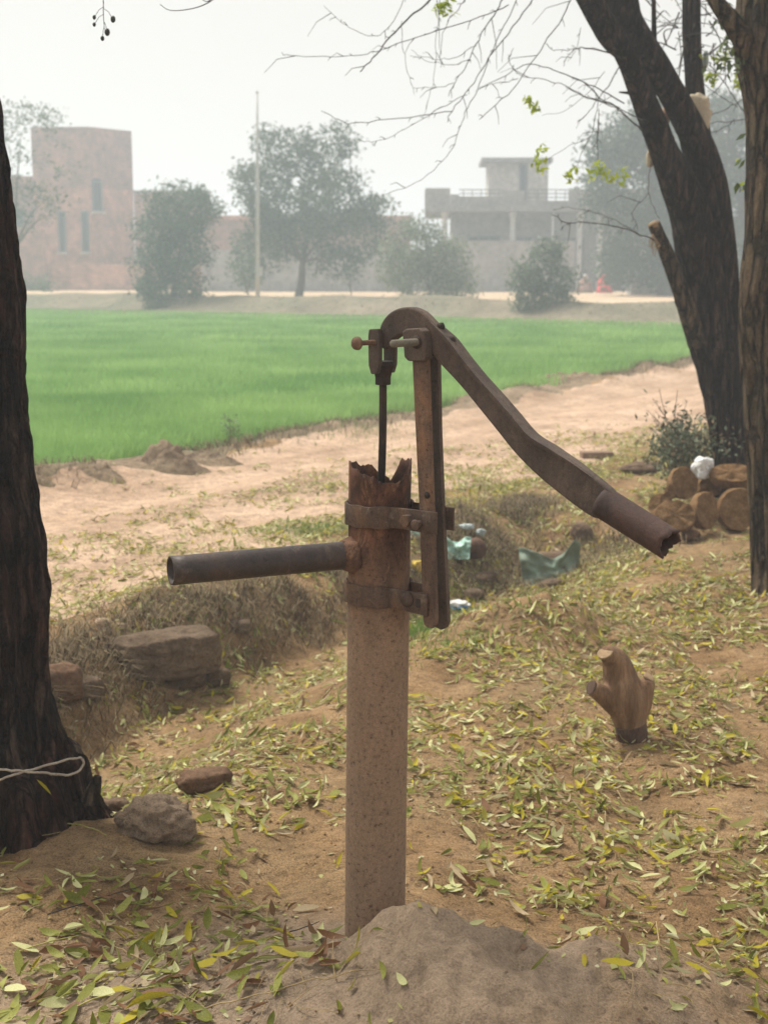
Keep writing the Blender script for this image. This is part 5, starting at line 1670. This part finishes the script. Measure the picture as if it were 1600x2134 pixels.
window(Oh, u_, v_, uu(972), uu(1042), zz_(525), zz_(489), 1.7, house, panes=3)
window(Oh, u_, v_, uu(1072), uu(1108), zz_(525), zz_(492), 1.7, house, panes=2)
window(Oh, u_, v_, uu(1112), uu(1152), zz_(525), zz_(492), 1.7, house, panes=2)
window(Oh, u_, v_, uu(1160), uu(1216), base_h + 0.1, zz_(494), 1.7, house, "door", panes=2)
window(Oh, u_, v_, uu(1250), uu(1300), base_h + 0.1, zz_(500), 1.7, house, "door", panes=2)
for px in (925, 1063, 1199, 1240, 1330):
    c = Oh + u_ * uu(px) + v_ * 0.35
    part("column", loft([(c[0], c[1], base_h), (c[0], c[1], base_h + .25), (c[0], c[1], base_h + .251), (c[0], c[1], ZB - .2), (c[0], c[1], ZB - .199), (c[0], c[1], ZB - .003)], [0.17, 0.17, 0.12, 0.115, 0.16, 0.16], 16), M["white_paint"], house, sm=False)
c = Oh + u_ * uu(1143) + v_ * 0.0
part("drain_pipe", loft([(c[0], c[1], base_h), (c[0], c[1], ZB - .003)], [0.05, 0.05], 10), M["white_paint"], house)

# boundary wall in front of it, running left behind the trees
pw = P(430, 600, 61); pw2 = P(1188, 600, 60)
dvec = (pw2 - pw); Lw = np.linalg.norm(dvec[:2]); uw = np.array([dvec[0], dvec[1], 0]) / Lw; vw = np.array([-uw[1], uw[0], 0])
bw = thing("boundary_wall", "long grey rendered boundary wall running behind the big tree to the house", "wall", (pw[0], pw[1], base_h))
Ow = np.array([pw[0], pw[1], 0])
zt = CAM_H + (556 - 507) * 60.5 / FPX
wall_box("wall_panel", Ow, uw, vw, (Lw * 0.66, Lw, 0, 0.24, base_h, zt), M["wall_grey"], bw)
wall_box("wall_panel", Ow, uw, vw, (0, Lw * 0.66 - 0.01, 0.03, 0.25, base_h, zt - 0.35), M["wall_grey"], bw)
wall_box("coping", Ow, uw, vw, (Lw * 0.66, Lw + .03, -0.04, 0.28, zt + .002, zt + .07), M["concrete"], bw)
wall_box("coping", Ow, uw, vw, (0, Lw * 0.66 - 0.02, -0.01, 0.29, zt - .348, zt - .28), M["concrete"], bw)
for k in range(7):
    a = Lw * k / 6.0
    wall_box("wall_pier", Ow, uw, vw, (a - .16, a + .16, -0.07, 0.31, base_h, zt - (0.30 if k < 4 else -0.05)), M["concrete"], bw)
# low shed roofs behind the wall
sh = thing("low_shed", "low reddish brick shed between the bushy tree and the largest tree", "shed", (P(470, 600, 66)[0], 66, base_h))
Os = np.array([P(430, 600, 66)[0], 66.0, 0.0]); ms = 66 / FPX
wall_box("wall", Os, (1, 0, 0), (0, 1, 0), (0, 420 * ms, 0, 4, base_h, CAM_H + (556 - 462) * ms), M["brick_grey"], sh)
wall_box("roof", Os, (1, 0, 0), (0, 1, 0), (-.2, 424 * ms, -.25, 4.2, CAM_H + (556 - 462) * ms + .003, CAM_H + (556 - 453) * ms), M["brick_wall"], sh)

# red brick tower house, left
YT = 68.0
mt = YT / FPX
zt_ = lambda py: P(200, py, YT)[2]
base_t = gz(-12, YT) - 0.2
cA, cB, cC = P(78, 600, YT + 0.3), P(197, 600, YT), P(284, 600, YT + 2.2)
tower = thing("brick_tower", "tall red brick stair tower with narrow windows at the left", "tower", (cB[0], cB[1], base_t))


def prism(plan, z0, z1):
    n = len(plan)
    V = [(p[0], p[1], z0) for p in plan] + [(p[0], p[1], z1) for p in plan]
    F = [tuple(range(n))[::-1], tuple(range(n, 2 * n))] + [(i, (i + 1) % n, (i + 1) % n + n, i + n) for i in range(n)]
    return V, F


plan = [cA, cB, cC, cC + np.array([-1.2, 3.4, 0]), cA + np.array([0.2, 4.5, 0])]
part("wall", prism(plan, base_t, zt_(392)), M["brick_wall"], tower, sm=False)
ctr = np.mean(plan, axis=0)
part("upper_wall", prism([ctr + (q - ctr) * 0.997 for q in plan], zt_(392) + 0.002, zt_(264)), M["brick_grey"], tower, sm=False)
uA = (cB - cA) / np.linalg.norm(cB - cA); vA = np.array([-uA[1], uA[0], 0])
OA = np.array([cA[0], cA[1], 0]); fA = lambda px: (px - 78) * mt
window(OA, uA, vA, fA(128), fA(144), zt_(525), zt_(440), 0, tower, sill="plaster_pale")
window(OA, uA, vA, fA(177), fA(193), zt_(525), zt_(440), 0, tower, sill="plaster_pale")
uB = (cC - cB) / np.linalg.norm(cC - cB); vB = np.array([-uB[1], uB[0], 0])
OB = np.array([cB[0], cB[1], 0]); sc_ = np.linalg.norm((cC - cB)[:2]) / 87.0
aw = window(OB, uB, vB, 1.5 * sc_, 21 * sc_, zt_(440), zt_(376), 0, tower, "arched_window", sill="plaster_pale")
arc = [(11.2 + 9.7 * math.cos(t), 376 - 5 * math.sin(t)) for t in np.linspace(0, math.pi, 12)]
pts = [OB + uB * a * sc_ + np.array([0, 0, zt_(b)]) for a, b in arc]
part("arch_head", extrude_poly(np.array(pts), vB, 0.06), M["dark_glass"], aw, sm=False)
wing = thing("brick_wing", "low brick house wing right of the red brick tower", "house wing", (P(310, 600, YT + 3)[0], YT + 3, base_t))
Ow2 = np.array([P(284, 600, YT + 2.4)[0], YT + 2.4, 0])
wall_box("wall", Ow2, (1, 0, 0), (0, 1, 0), (0.02, 140 * mt, 0, 4, base_t, zt_(398)), M["brick_wall"], wing)
wall_box("roof", Ow2, (1, 0, 0), (0, 1, 0), (0.02, 142 * mt, -.12, 4.1, zt_(398) + .003, zt_(391)), M["concrete"], wing)
wing2 = thing("brick_wing", "dim brick house wing between the dark trunk and the red brick tower", "house wing", (P(20, 600, YT + 1)[0], YT + 1, base_t))
Ow3 = np.array([P(-150, 600, YT + 1)[0], YT + 1.0, 0])
wall_box("wall", Ow3, (1, 0, 0), (0, 1, 0), (0, 226 * mt, 0, 4, base_t, zt_(382)), M["brick_grey"], wing2)
wall_box("roof", Ow3, (1, 0, 0), (0, 1, 0), (0, 227 * mt, -.3, 4.1, zt_(382) + .003, zt_(365)), M["brick_wall"], wing2)
window(Ow3, np.array([1., 0, 0]), np.array([0, 1., 0]), 160 * mt, 208 * mt, zt_(470), zt_(432), 0, wing2, panes=3)
yw = thing("yard_wall", "low brick yard wall in front of the red brick tower", "wall", (P(100, 600, YT - 4)[0], YT - 4, base_t))
Ow4 = np.array([P(-120, 600, YT - 4)[0], YT - 4.0, 0]); mw = (YT - 4) / FPX
wall_box("wall_panel", Ow4, (1, 0, 0), (0, 1, 0), (0, 215 * mw, 0, .25, base_t, CAM_H + (556 - 480) * mw), M["brick_grey"], yw)
wall_box("wall_panel", Ow4, (1, 0, 0), (0, 1, 0), (215 * mw + .01, 545 * mw, .3, .55, base_t, CAM_H + (556 - 551) * mw), M["brick_wall"], yw)

# low block by the big tree
lb = P(1350, 625, 54)
solo("concrete_block", xform(box(-40 * 54 / FPX, 55 * 54 / FPX, -.3, .5, -.2, .62), (lb[0], lb[1], gz(lb[0], lb[1])), (1, 0.05, 0), (-0.05, 1, 0)), M["concrete"], "low grey block wall at the foot of the massive tree", "wall", (lb[0], lb[1], gz(lb[0], lb[1])), sm=False)


# ------------------------------------------------------------------ two people sitting on the ground
def sitting(px, py, Y, cloth, scarf, label, face):
    b = P(px, py, Y); b[2] = gz(b[0], b[1])
    o = thing("person", label, "person", b)
    c, s = math.cos(face), math.sin(face)
    L = lambda x, y, z: b + np.array([x * c - y * s, x * s + y * c, z])
    nodes = [(L(0, .08, .13), .15), (L(0, .06, .30), .135), (L(0, .02, .45), .15), (L(0, -.01, .53), .06), (L(0, -.03, .58), .055), (L(0, -.05, .66), .088), (L(0, -.05, .73), .075),
             (L(.16, .0, .47), .06), (L(.20, -.10, .32), .045), (L(.08, -.24, .27), .036), (L(-.16, .0, .47), .06), (L(-.20, -.10, .32), .045), (L(-.08, -.24, .27), .036),
             (L(.12, -.02, .11), .085), (L(.27, -.24, .20), .065), (L(.06, -.32, .06), .045), (L(-.12, -.02, .11), .085), (L(-.27, -.24, .20), .065), (L(-.06, -.32, .06), .045)]
    ed = [(0, 1), (1, 2), (2, 3), (3, 4), (4, 5), (5, 6), (2, 7), (7, 8), (8, 9), (2, 10), (10, 11), (11, 12), (0, 13), (13, 14), (14, 15), (0, 16), (16, 17), (17, 18)]
    skin_body("body", nodes, ed, M["skin"], o, 2)
    rows = [(0, -.06, 0.0, .36), (0, -.05, .10, .37), (0, -.02, .22, .33), (0, 0.01, .34, .27), (0, .02, .44, .27), (0, .01, .52, .235), (0, -.01, .555, .12), (0, -.02, .60, .09)]
    a = spline(np.array(rows), 26)
    part("shawl", loft(np.array([L(r[0], r[1], r[2]) for r in a]), a[:, 3], 36, (False, False), lambda th, l, i: 0.09 * vnoise(np.cos(th) * 3, np.sin(th) * 3, l * 3, 7) - 0.10 * np.abs(np.sin(th))), M[cloth], o)
    hood = spline(np.array([(0, .0, .56, .10), (0, .0, .62, .118), (0, -.01, .69, .122), (0, -.02, .76, .10), (0, -.02, .80, .03)]), 14)
    hv, hf = loft(np.array([L(r[0], r[1] + .035, r[2]) for r in hood]), hood[:, 3], 24, (False, True))
    part("head_scarf", (hv, hf), M[scarf], o)
    return o


sitting(1257, 615, 58, "red_cloth", "red_cloth", "person in a bright red shawl sitting on the ground before the house", 0.4)
sitting(1218, 615, 58, "brown_cloth", "pale_cloth", "person in a dull brown shawl and pale scarf sitting on the ground", -0.3)


# ------------------------------------------------------------------ fallen leaves
LEAF_MATS = ["leaf_yellow", "leaf_olive", "leaf_pale", "leaf_sage", "leaf_brown", "leaf_buff"]
ST_U = np.array([0.0, 0.22, 0.5, 0.78, 1.0])
ST_W = np.array([0.0, 0.82, 1.0, 0.62, 0.0])
LEAF_FACES = [(0, 2, 1), (0, 3, 2), (1, 2, 5, 4), (2, 3, 6, 5), (4, 5, 8, 7), (5, 6, 9, 8), (7, 8, 10), (8, 9, 10)]


def leaf_shapes(L, W, fold, curl, twist):
    """11 points per leaf: a blade folded along its midrib and curled along its length"""
    n = len(L)
    V = np.zeros((n, 11, 3))
    idx = [(1, 2, 3), (4, 5, 6), (7, 8, 9)]
    def mid(u):
        a = curl * (u - 0.5)
        return np.stack([L * (u - 0.5), 0.12 * L * twist * np.sin(math.pi * u), 0.5 * L * curl * (u - 0.5) ** 2], 1)
    V[:, 0] = mid(0.0); V[:, 10] = mid(1.0)
    for k, u, w in zip(idx, ST_U[1:4], ST_W[1:4]):
        m = mid(u); h = W * w / 2
        tw = twist * (u - 0.5)
        dy, dz = h * np.cos(fold), h * np.sin(fold)
        V[:, k[0]] = m + np.stack([0 * h, dy, dz + dy * tw], 1)
        V[:, k[1]] = m
        V[:, k[2]] = m + np.stack([0 * h, -dy, dz - dy * tw], 1)
    return V


def rot_mats(yaw, pitch, roll):
    cy, sy, cp, sp, cr, sr = np.cos(yaw), np.sin(yaw), np.cos(pitch), np.sin(pitch), np.cos(roll), np.sin(roll)
    R = np.empty((len(yaw), 3, 3))
    R[:, 0, 0] = cy * cp; R[:, 0, 1] = cy * sp * sr - sy * cr; R[:, 0, 2] = cy * sp * cr + sy * sr
    R[:, 1, 0] = sy * cp; R[:, 1, 1] = sy * sp * sr + cy * cr; R[:, 1, 2] = sy * sp * cr - cy * sr
    R[:, 2, 0] = -sp; R[:, 2, 1] = cp * sr; R[:, 2, 2] = cp * cr
    return R


rf = np.random.default_rng(99)


def leaf_density(x, y):
    s, t = st(x, y)
    d = 0.60 + 1.05 * fbm(x * 2.2, y * 2.2, 0, 201, 3) + 0.55 * vnoise(x * 8, y * 8, 0, 207)
    d = d * (1 - 0.985 * np.exp(-((x - 0.17) / 0.42) ** 2 - ((y - 2.30) / 0.27) ** 2))        # bare heap
    d = d * (1 - 0.6 * np.exp(-((x + 0.35) / 0.28) ** 2 - ((y - 2.83) / 0.16) ** 2))        # bare patch left of the pump
    d = d * (1 - 0.6 * np.exp(-((x + 0.72) / 0.22) ** 2 - ((y - 3.05) / 0.14) ** 2))
    d = d + 0.75 * np.exp(-((x + 0.50) / 0.42) ** 2 - ((y - 2.38) / 0.22) ** 2)               # drift at the left front
    road = smooth(-3.9, -4.9, s)
    d = d * (1 - 0.5 * (1 - smooth(-4.2, -3.5, s))) * (1 - 0.7 * (1 - smooth(-5.6, -4.4, s)))
    d = d * (1 - smooth(9.0, 15, y) * 0.8)
    return np.where(d < 0.14, 0.0, np.clip(d, 0, 1.25))


n_try = 185000
lx = rf.uniform(-3.4, 3.8, n_try); ly = 1.9 + (13.0 - 1.9) * rf.uniform(0, 1, n_try) ** 0.80
ok = (np.abs(lx) < 0.32 * ly + 0.55) & (rf.uniform(0, 1.1, n_try) < leaf_density(lx, ly)) & (np.hypot(lx - foot[0], ly - foot[1]) > R_B + 0.012) & (st(lx, ly)[0] > -6.9)
lx, ly = lx[ok], ly[ok]
n = len(lx)
lL = rf.uniform(0.026, 0.058, n) * np.where((lx < -0.1) & (ly < 2.75), 1.22, 1.0); lW = lL * rf.uniform(0.20, 0.34, n)
big = rf.uniform(0, 1, n) < 0.07
lL[big] *= 1.35
fold = np.abs(rf.normal(0.5, 0.4, n)); curl = rf.normal(0.6, 0.8, n); twist = rf.normal(0, 0.5, n)
yaw = rf.uniform(0, 2 * math.pi, n); pitch = rf.normal(0, 0.26, n); roll = rf.normal(0, 0.5, n)
stand = rf.uniform(0, 1, n) < 0.05
pitch[stand] = rf.normal(-0.9, 0.3, stand.sum())
left_front = (lx < -0.05) & (ly < 3.0)
pm = np.where(left_front[:, None], np.array([0.09, 0.26, 0.10, 0.24, 0.23, 0.08])[None], np.array([0.17, 0.20, 0.22, 0.26, 0.03, 0.12])[None])
lm = (np.cumsum(pm, 1) < rf.uniform(0, 1, n)[:, None]).sum(1).clip(0, 5)
hz0 = height(lx, ly)
eps = 0.015
gx = (height(lx + eps, ly) - hz0) / eps; gy = (height(lx, ly + eps) - hz0) / eps
pitch = pitch - np.clip(gx * np.cos(yaw) + gy * np.sin(yaw), -1, 1)
roll = roll + np.clip(-gx * np.sin(yaw) + gy * np.cos(yaw), -1, 1)
lift = 0.003 + 0.004 * rf.uniform(0, 1, n) + 0.5 * lL * np.abs(np.sin(pitch)) * 0.8
on_road = (st(lx, ly)[0] < -3.6)
lift = lift + 0.014 * on_road
pos = np.stack([lx, ly, hz0 + lift], 1)
# which show largest: in frame, nearest
rel = pos - _C
zc = rel @ _F
pxx = 800 + FPX * (rel @ _R) / zc; pyy = 1067 - FPX * (rel @ _U) / zc
inframe = (pxx > 5) & (pxx < 1595) & (pyy > 900) & (pyy < 2125)
hid = (pxx > 715) & (pxx < 860) & (pos[:, 1] > 2.6) & (pyy < 1990)
hid |= (pxx < 215) & (pyy < 1720) & (pos[:, 1] > 3.2)
score = np.where(inframe & ~hid, lL / zc, 0)
order = np.argsort(-score)
single = np.zeros(n, bool); single[order[:290]] = True

stuff = ~single
Vl = leaf_shapes(lL, lW, fold, curl, twist)
Rm = rot_mats(yaw, pitch, roll)
Vw = np.einsum('nij,nkj->nki', Rm, Vl) + pos[:, None, :]
fl = np.array([i for f in LEAF_FACES for i in f])
sz = np.array([len(f) for f in LEAF_FACES])
Vs = Vw[stuff].reshape(-1, 3); ns = int(stuff.sum())
loops = (np.arange(ns)[:, None] * 11 + fl[None]).reshape(-1)
o = link("fallen_leaves", fast_mesh("fallen_leaves", Vs, loops, np.tile(sz, ns), [M[k] for k in LEAF_MATS], np.repeat(lm[stuff], len(sz)), True))
tag(o, kind="stuff")

# broken bits of leaf, and crumbs of soil, between the whole leaves
nb = 90000
bx = rf.uniform(-3.2, 3.6, nb); by = 1.9 + 9.0 * rf.uniform(0, 1, nb) ** 1.15
okb = (np.abs(bx) < 0.32 * by + 0.45) & (rf.uniform(0, 1.0, nb) < leaf_density(bx, by)) & (np.hypot(bx - foot[0], by - foot[1]) > R_B + 0.01) & (st(bx, by)[0] > -6.1)
bx, by = bx[okb], by[okb]; nb = len(bx)
bp = np.stack([bx, by, height(bx, by) + 0.003 + 0.014 * (st(bx, by)[0] < -3.6)], 1)
bl = rf.uniform(0.006, 0.022, nb)[:, None]; ba = rf.uniform(0, 2 * math.pi, nb)
bu = np.stack([np.cos(ba), np.sin(ba), rf.normal(0, .35, nb)], 1) * bl / 2
bw_ = np.stack([-np.sin(ba), np.cos(ba), rf.normal(0, .5, nb)], 1) * bl * rf.uniform(.12, .4, nb)[:, None]
bV = np.stack([bp - bu, bp + bw_, bp + bu, bp - bw_], 1).reshape(-1, 3)
o = link("leaf_scraps", fast_mesh("leaf_scraps", bV, np.arange(4 * nb), np.full(nb, 4), [M[k] for k in LEAF_MATS], rf.choice(6, nb, p=[.08, .14, .14, .2, .26, .18])))
tag(o, kind="stuff")
nc = 26000
cx_ = rf.uniform(-2.6, 3.0, nc); cy_ = 1.9 + 6.0 * rf.uniform(0, 1, nc) ** 1.5
okc = (np.abs(cx_) < 0.32 * cy_ + 0.4) & (rf.uniform(0, 1, nc) < 0.45 + 0.8 * vnoise(cx_ * 3, cy_ * 3, 0, 301)) & (np.hypot(cx_ - foot[0], cy_ - foot[1]) > R_B + 0.008)
cx_, cy_ = cx_[okc], cy_[okc]; nc = len(cx_)
octa = np.array([(1, 0, 0), (0, 1, 0), (-1, 0, 0), (0, -1, 0), (0, 0, 1), (0, 0, -.6)], float)
cr = (0.0012 + 0.0052 * rf.uniform(0, 1, nc) ** 4)[:, None, None]
cV = octa[None] * cr * rf.uniform(.55, 1.3, (nc, 6, 1)) + np.stack([cx_, cy_, height(cx_, cy_) + 0.001], 1)[:, None]
oF = np.array([(0, 1, 4), (1, 2, 4), (2, 3, 4), (3, 0, 4), (1, 0, 5), (2, 1, 5), (3, 2, 5), (0, 3, 5)])
o = link("soil_crumbs", fast_mesh("soil_crumbs", cV.reshape(-1, 3), (np.arange(nc)[:, None] * 6 + oF.reshape(-1)[None]).reshape(-1), np.full(nc * 8, 3), [M["yard"]]))
tag(o, kind="stuff")

# the nearest leaves one by one, from shared leaf meshes
FORMS = {"flat": (0.10, 0.10), "folded": (0.95, 0.2), "curled": (0.45, 1.7)}
shared = {}
for mi, mname in enumerate(LEAF_MATS):
    for fi, (fname, (fo, cu)) in enumerate(FORMS.items()):
        for k in range(3):
            r1 = np.random.default_rng(1000 + mi * 30 + fi * 5 + k)
            v = leaf_shapes(np.array([1.0]), np.array([r1.uniform(.26, .38)]), np.array([fo * r1.uniform(.8, 1.2)]), np.array([cu * r1.uniform(.8, 1.2)]), np.array([r1.normal(0, .35)]))[0]
            shared[mi, fname, k] = new_mesh("fallen_leaf", v, LEAF_FACES, [M[mname]], True)
KIND = {0: "bright yellow", 1: "dark olive green", 2: "pale whitish green", 3: "dull sage green", 4: "dry brown", 5: "buff tan"}


def leaf_place(x, y, px, py):
    if px < 200: return "near the left frame edge" if py < 1980 else "in the lower left corner"
    if px < 420: return "below the dark trunk" if py < 1930 else "in the bottom left leaf drift"
    if px < 720: return "left of the pump foot" if py < 2000 else "on the left slope of the mound"
    if px < 1010: return "just behind the mound, beside the barrel" if py < 1990 else "on the front of the mound"
    if px < 1300: return "behind the right slope of the mound" if py < 1985 else "along the right slope of the mound"
    return "below the stump near the right frame edge" if py < 1950 else "at the right end of the mound"


for i in order[:290]:
    b = leaf_place(pos[i, 0], pos[i, 1], pxx[i], pyy[i])
    form = "curled" if curl[i] > 1.0 else ("folded" if fold[i] > 0.55 else "flat")
    o = link("fallen_leaf", shared[int(lm[i]), form, int(rf.integers(3))])
    o.location = tuple(pos[i]); o.scale = (lL[i],) * 3
    o.rotation_euler = (roll[i], pitch[i], yaw[i])
    up = " standing on end" if abs(pitch[i]) > 0.75 else ""
    size = "large" if lL[i] > 0.06 else ("small" if lL[i] < 0.045 else "medium")
    dr = ("right", "away", "left", "towards the viewer")[int(((yaw[i] + math.pi / 4) % (2 * math.pi)) / (math.pi / 2))]
    lab = f"{size} {form} {KIND[int(lm[i])].split(' ', 1)[1] if len(b) > 30 and up else KIND[int(lm[i])]} leaf{up} pointing {dr} {b}"
    if len(lab.split()) > 16: lab = lab.replace(f" pointing {dr}", "")
    tag(o, lab, "leaf", "leaves: " + lab)

# one leaf stuck to the trunk
yl = link("fallen_leaf", shared[0, 'folded', 2])
yl.location = tuple(P(92, 1640, 3.0)); yl.scale = (0.05,) * 3; yl.rotation_euler = (1.3, 0.9, 0.2)
tag(yl, "orange yellow leaf stuck on the dark trunk below the twine loop", "leaf")

# straws and leaf stalks
rs_ = np.random.default_rng(123)
sticks = []
for k in range(2200):
    x, y = rs_.uniform(-2.2, 2.6), 1.95 + 6.5 * rs_.uniform() ** 1.3
    if abs(x) > .3 * y + .3 or float(leaf_density(np.array(x), np.array(y))) < 0.22: continue
    a, ln = rs_.uniform(0, 2 * math.pi), rs_.uniform(0.04, 0.16)
    bend = rs_.normal(0, .5)
    pts = []
    for u in np.linspace(0, 1, 6):
        q = a + bend * u
        xx, yy_ = x + math.cos(q) * ln * u, y + math.sin(q) * ln * u
        pts.append((xx, yy_, gz(xx, yy_) + 0.006 + 0.006 * math.sin(math.pi * u)))
    sticks.append(tube(pts, rs_.uniform(.0006, .0013), 4, .0005))
o = link("straw_litter", new_mesh("straw_litter", *merge(*sticks), [M["straw"]])); tag(o, kind="stuff")


def stalk(pxs, r, mat, label, lift=0.012):
    pts = []
    for q in spline(np.array(pxs, float), 22):
        g = G(q[0], q[1])
        pts.append((g[0], g[1], g[2] + lift))
    pts = np.array(pts)
    k = np.ones(5) / 5
    z = np.convolve(np.pad(pts[:, 2], 2, mode='edge'), k, 'valid'); pts[:, 2] = np.maximum(z, pts[:, 2] - 0.004)
    solo("dry_stalk", tube(pts, r, 6, r * .6), M[mat], label, "stalk", pts[0])


stalk([(110, 2134), (210, 2090), (320, 2068), (400, 2060)], 0.0018, "stalk", "long pale green stalk crossing the leaf drift at the bottom")
stalk([(380, 2128), (520, 2090), (660, 2055), (800, 2028)], 0.0014, "straw", "long thin straw running from the leaf drift up onto the mound")
stalk([(30, 1998), (100, 1975), (170, 1960)], 0.0016, "stalk", "short yellowish stalk in the leaves at the left edge")
stalk([(90, 1722), (140, 1725), (190, 1735), (225, 1752)], 0.0019, "stalk", "fresh green stalk lying at the foot of the dark trunk")
stalk([(215, 1975), (270, 1998), (320, 2025)], 0.0016, "straw", "pale brown straw above the long green stalk")
stalk([(100, 1917), (200, 1885), (300, 1856)], 0.0016, "twig", "dark thin twig lying on bare earth left of the pump")
stalk([(595, 1957), (640, 1942), (665, 1932)], 0.0014, "twig", "short dark twig lying just left of the pump foot")
stalk([(880, 1690), (950, 1702), (985, 1715), (1000, 1735)], 0.0013, "straw", "curved straw on the ground right of the pump barrel")
stalk([(1285, 1655), (1300, 1680), (1325, 1693)], 0.0014, "straw", "bent straw lying below the cut stump")
stalk([(1260, 1700), (1263, 1725), (1292, 1750)], 0.0015, "straw", "hooked straw below the bent straw and the stump")
stalk([(1340, 1950), (1400, 1995), (1480, 2030), (1540, 2040)], 0.0015, "straw", "long straw lying beyond the right end of the mound")
stalk([(970, 1835), (1050, 1820), (1110, 1810)], 0.0013, "straw", "straight straw right of the pump among leaves")
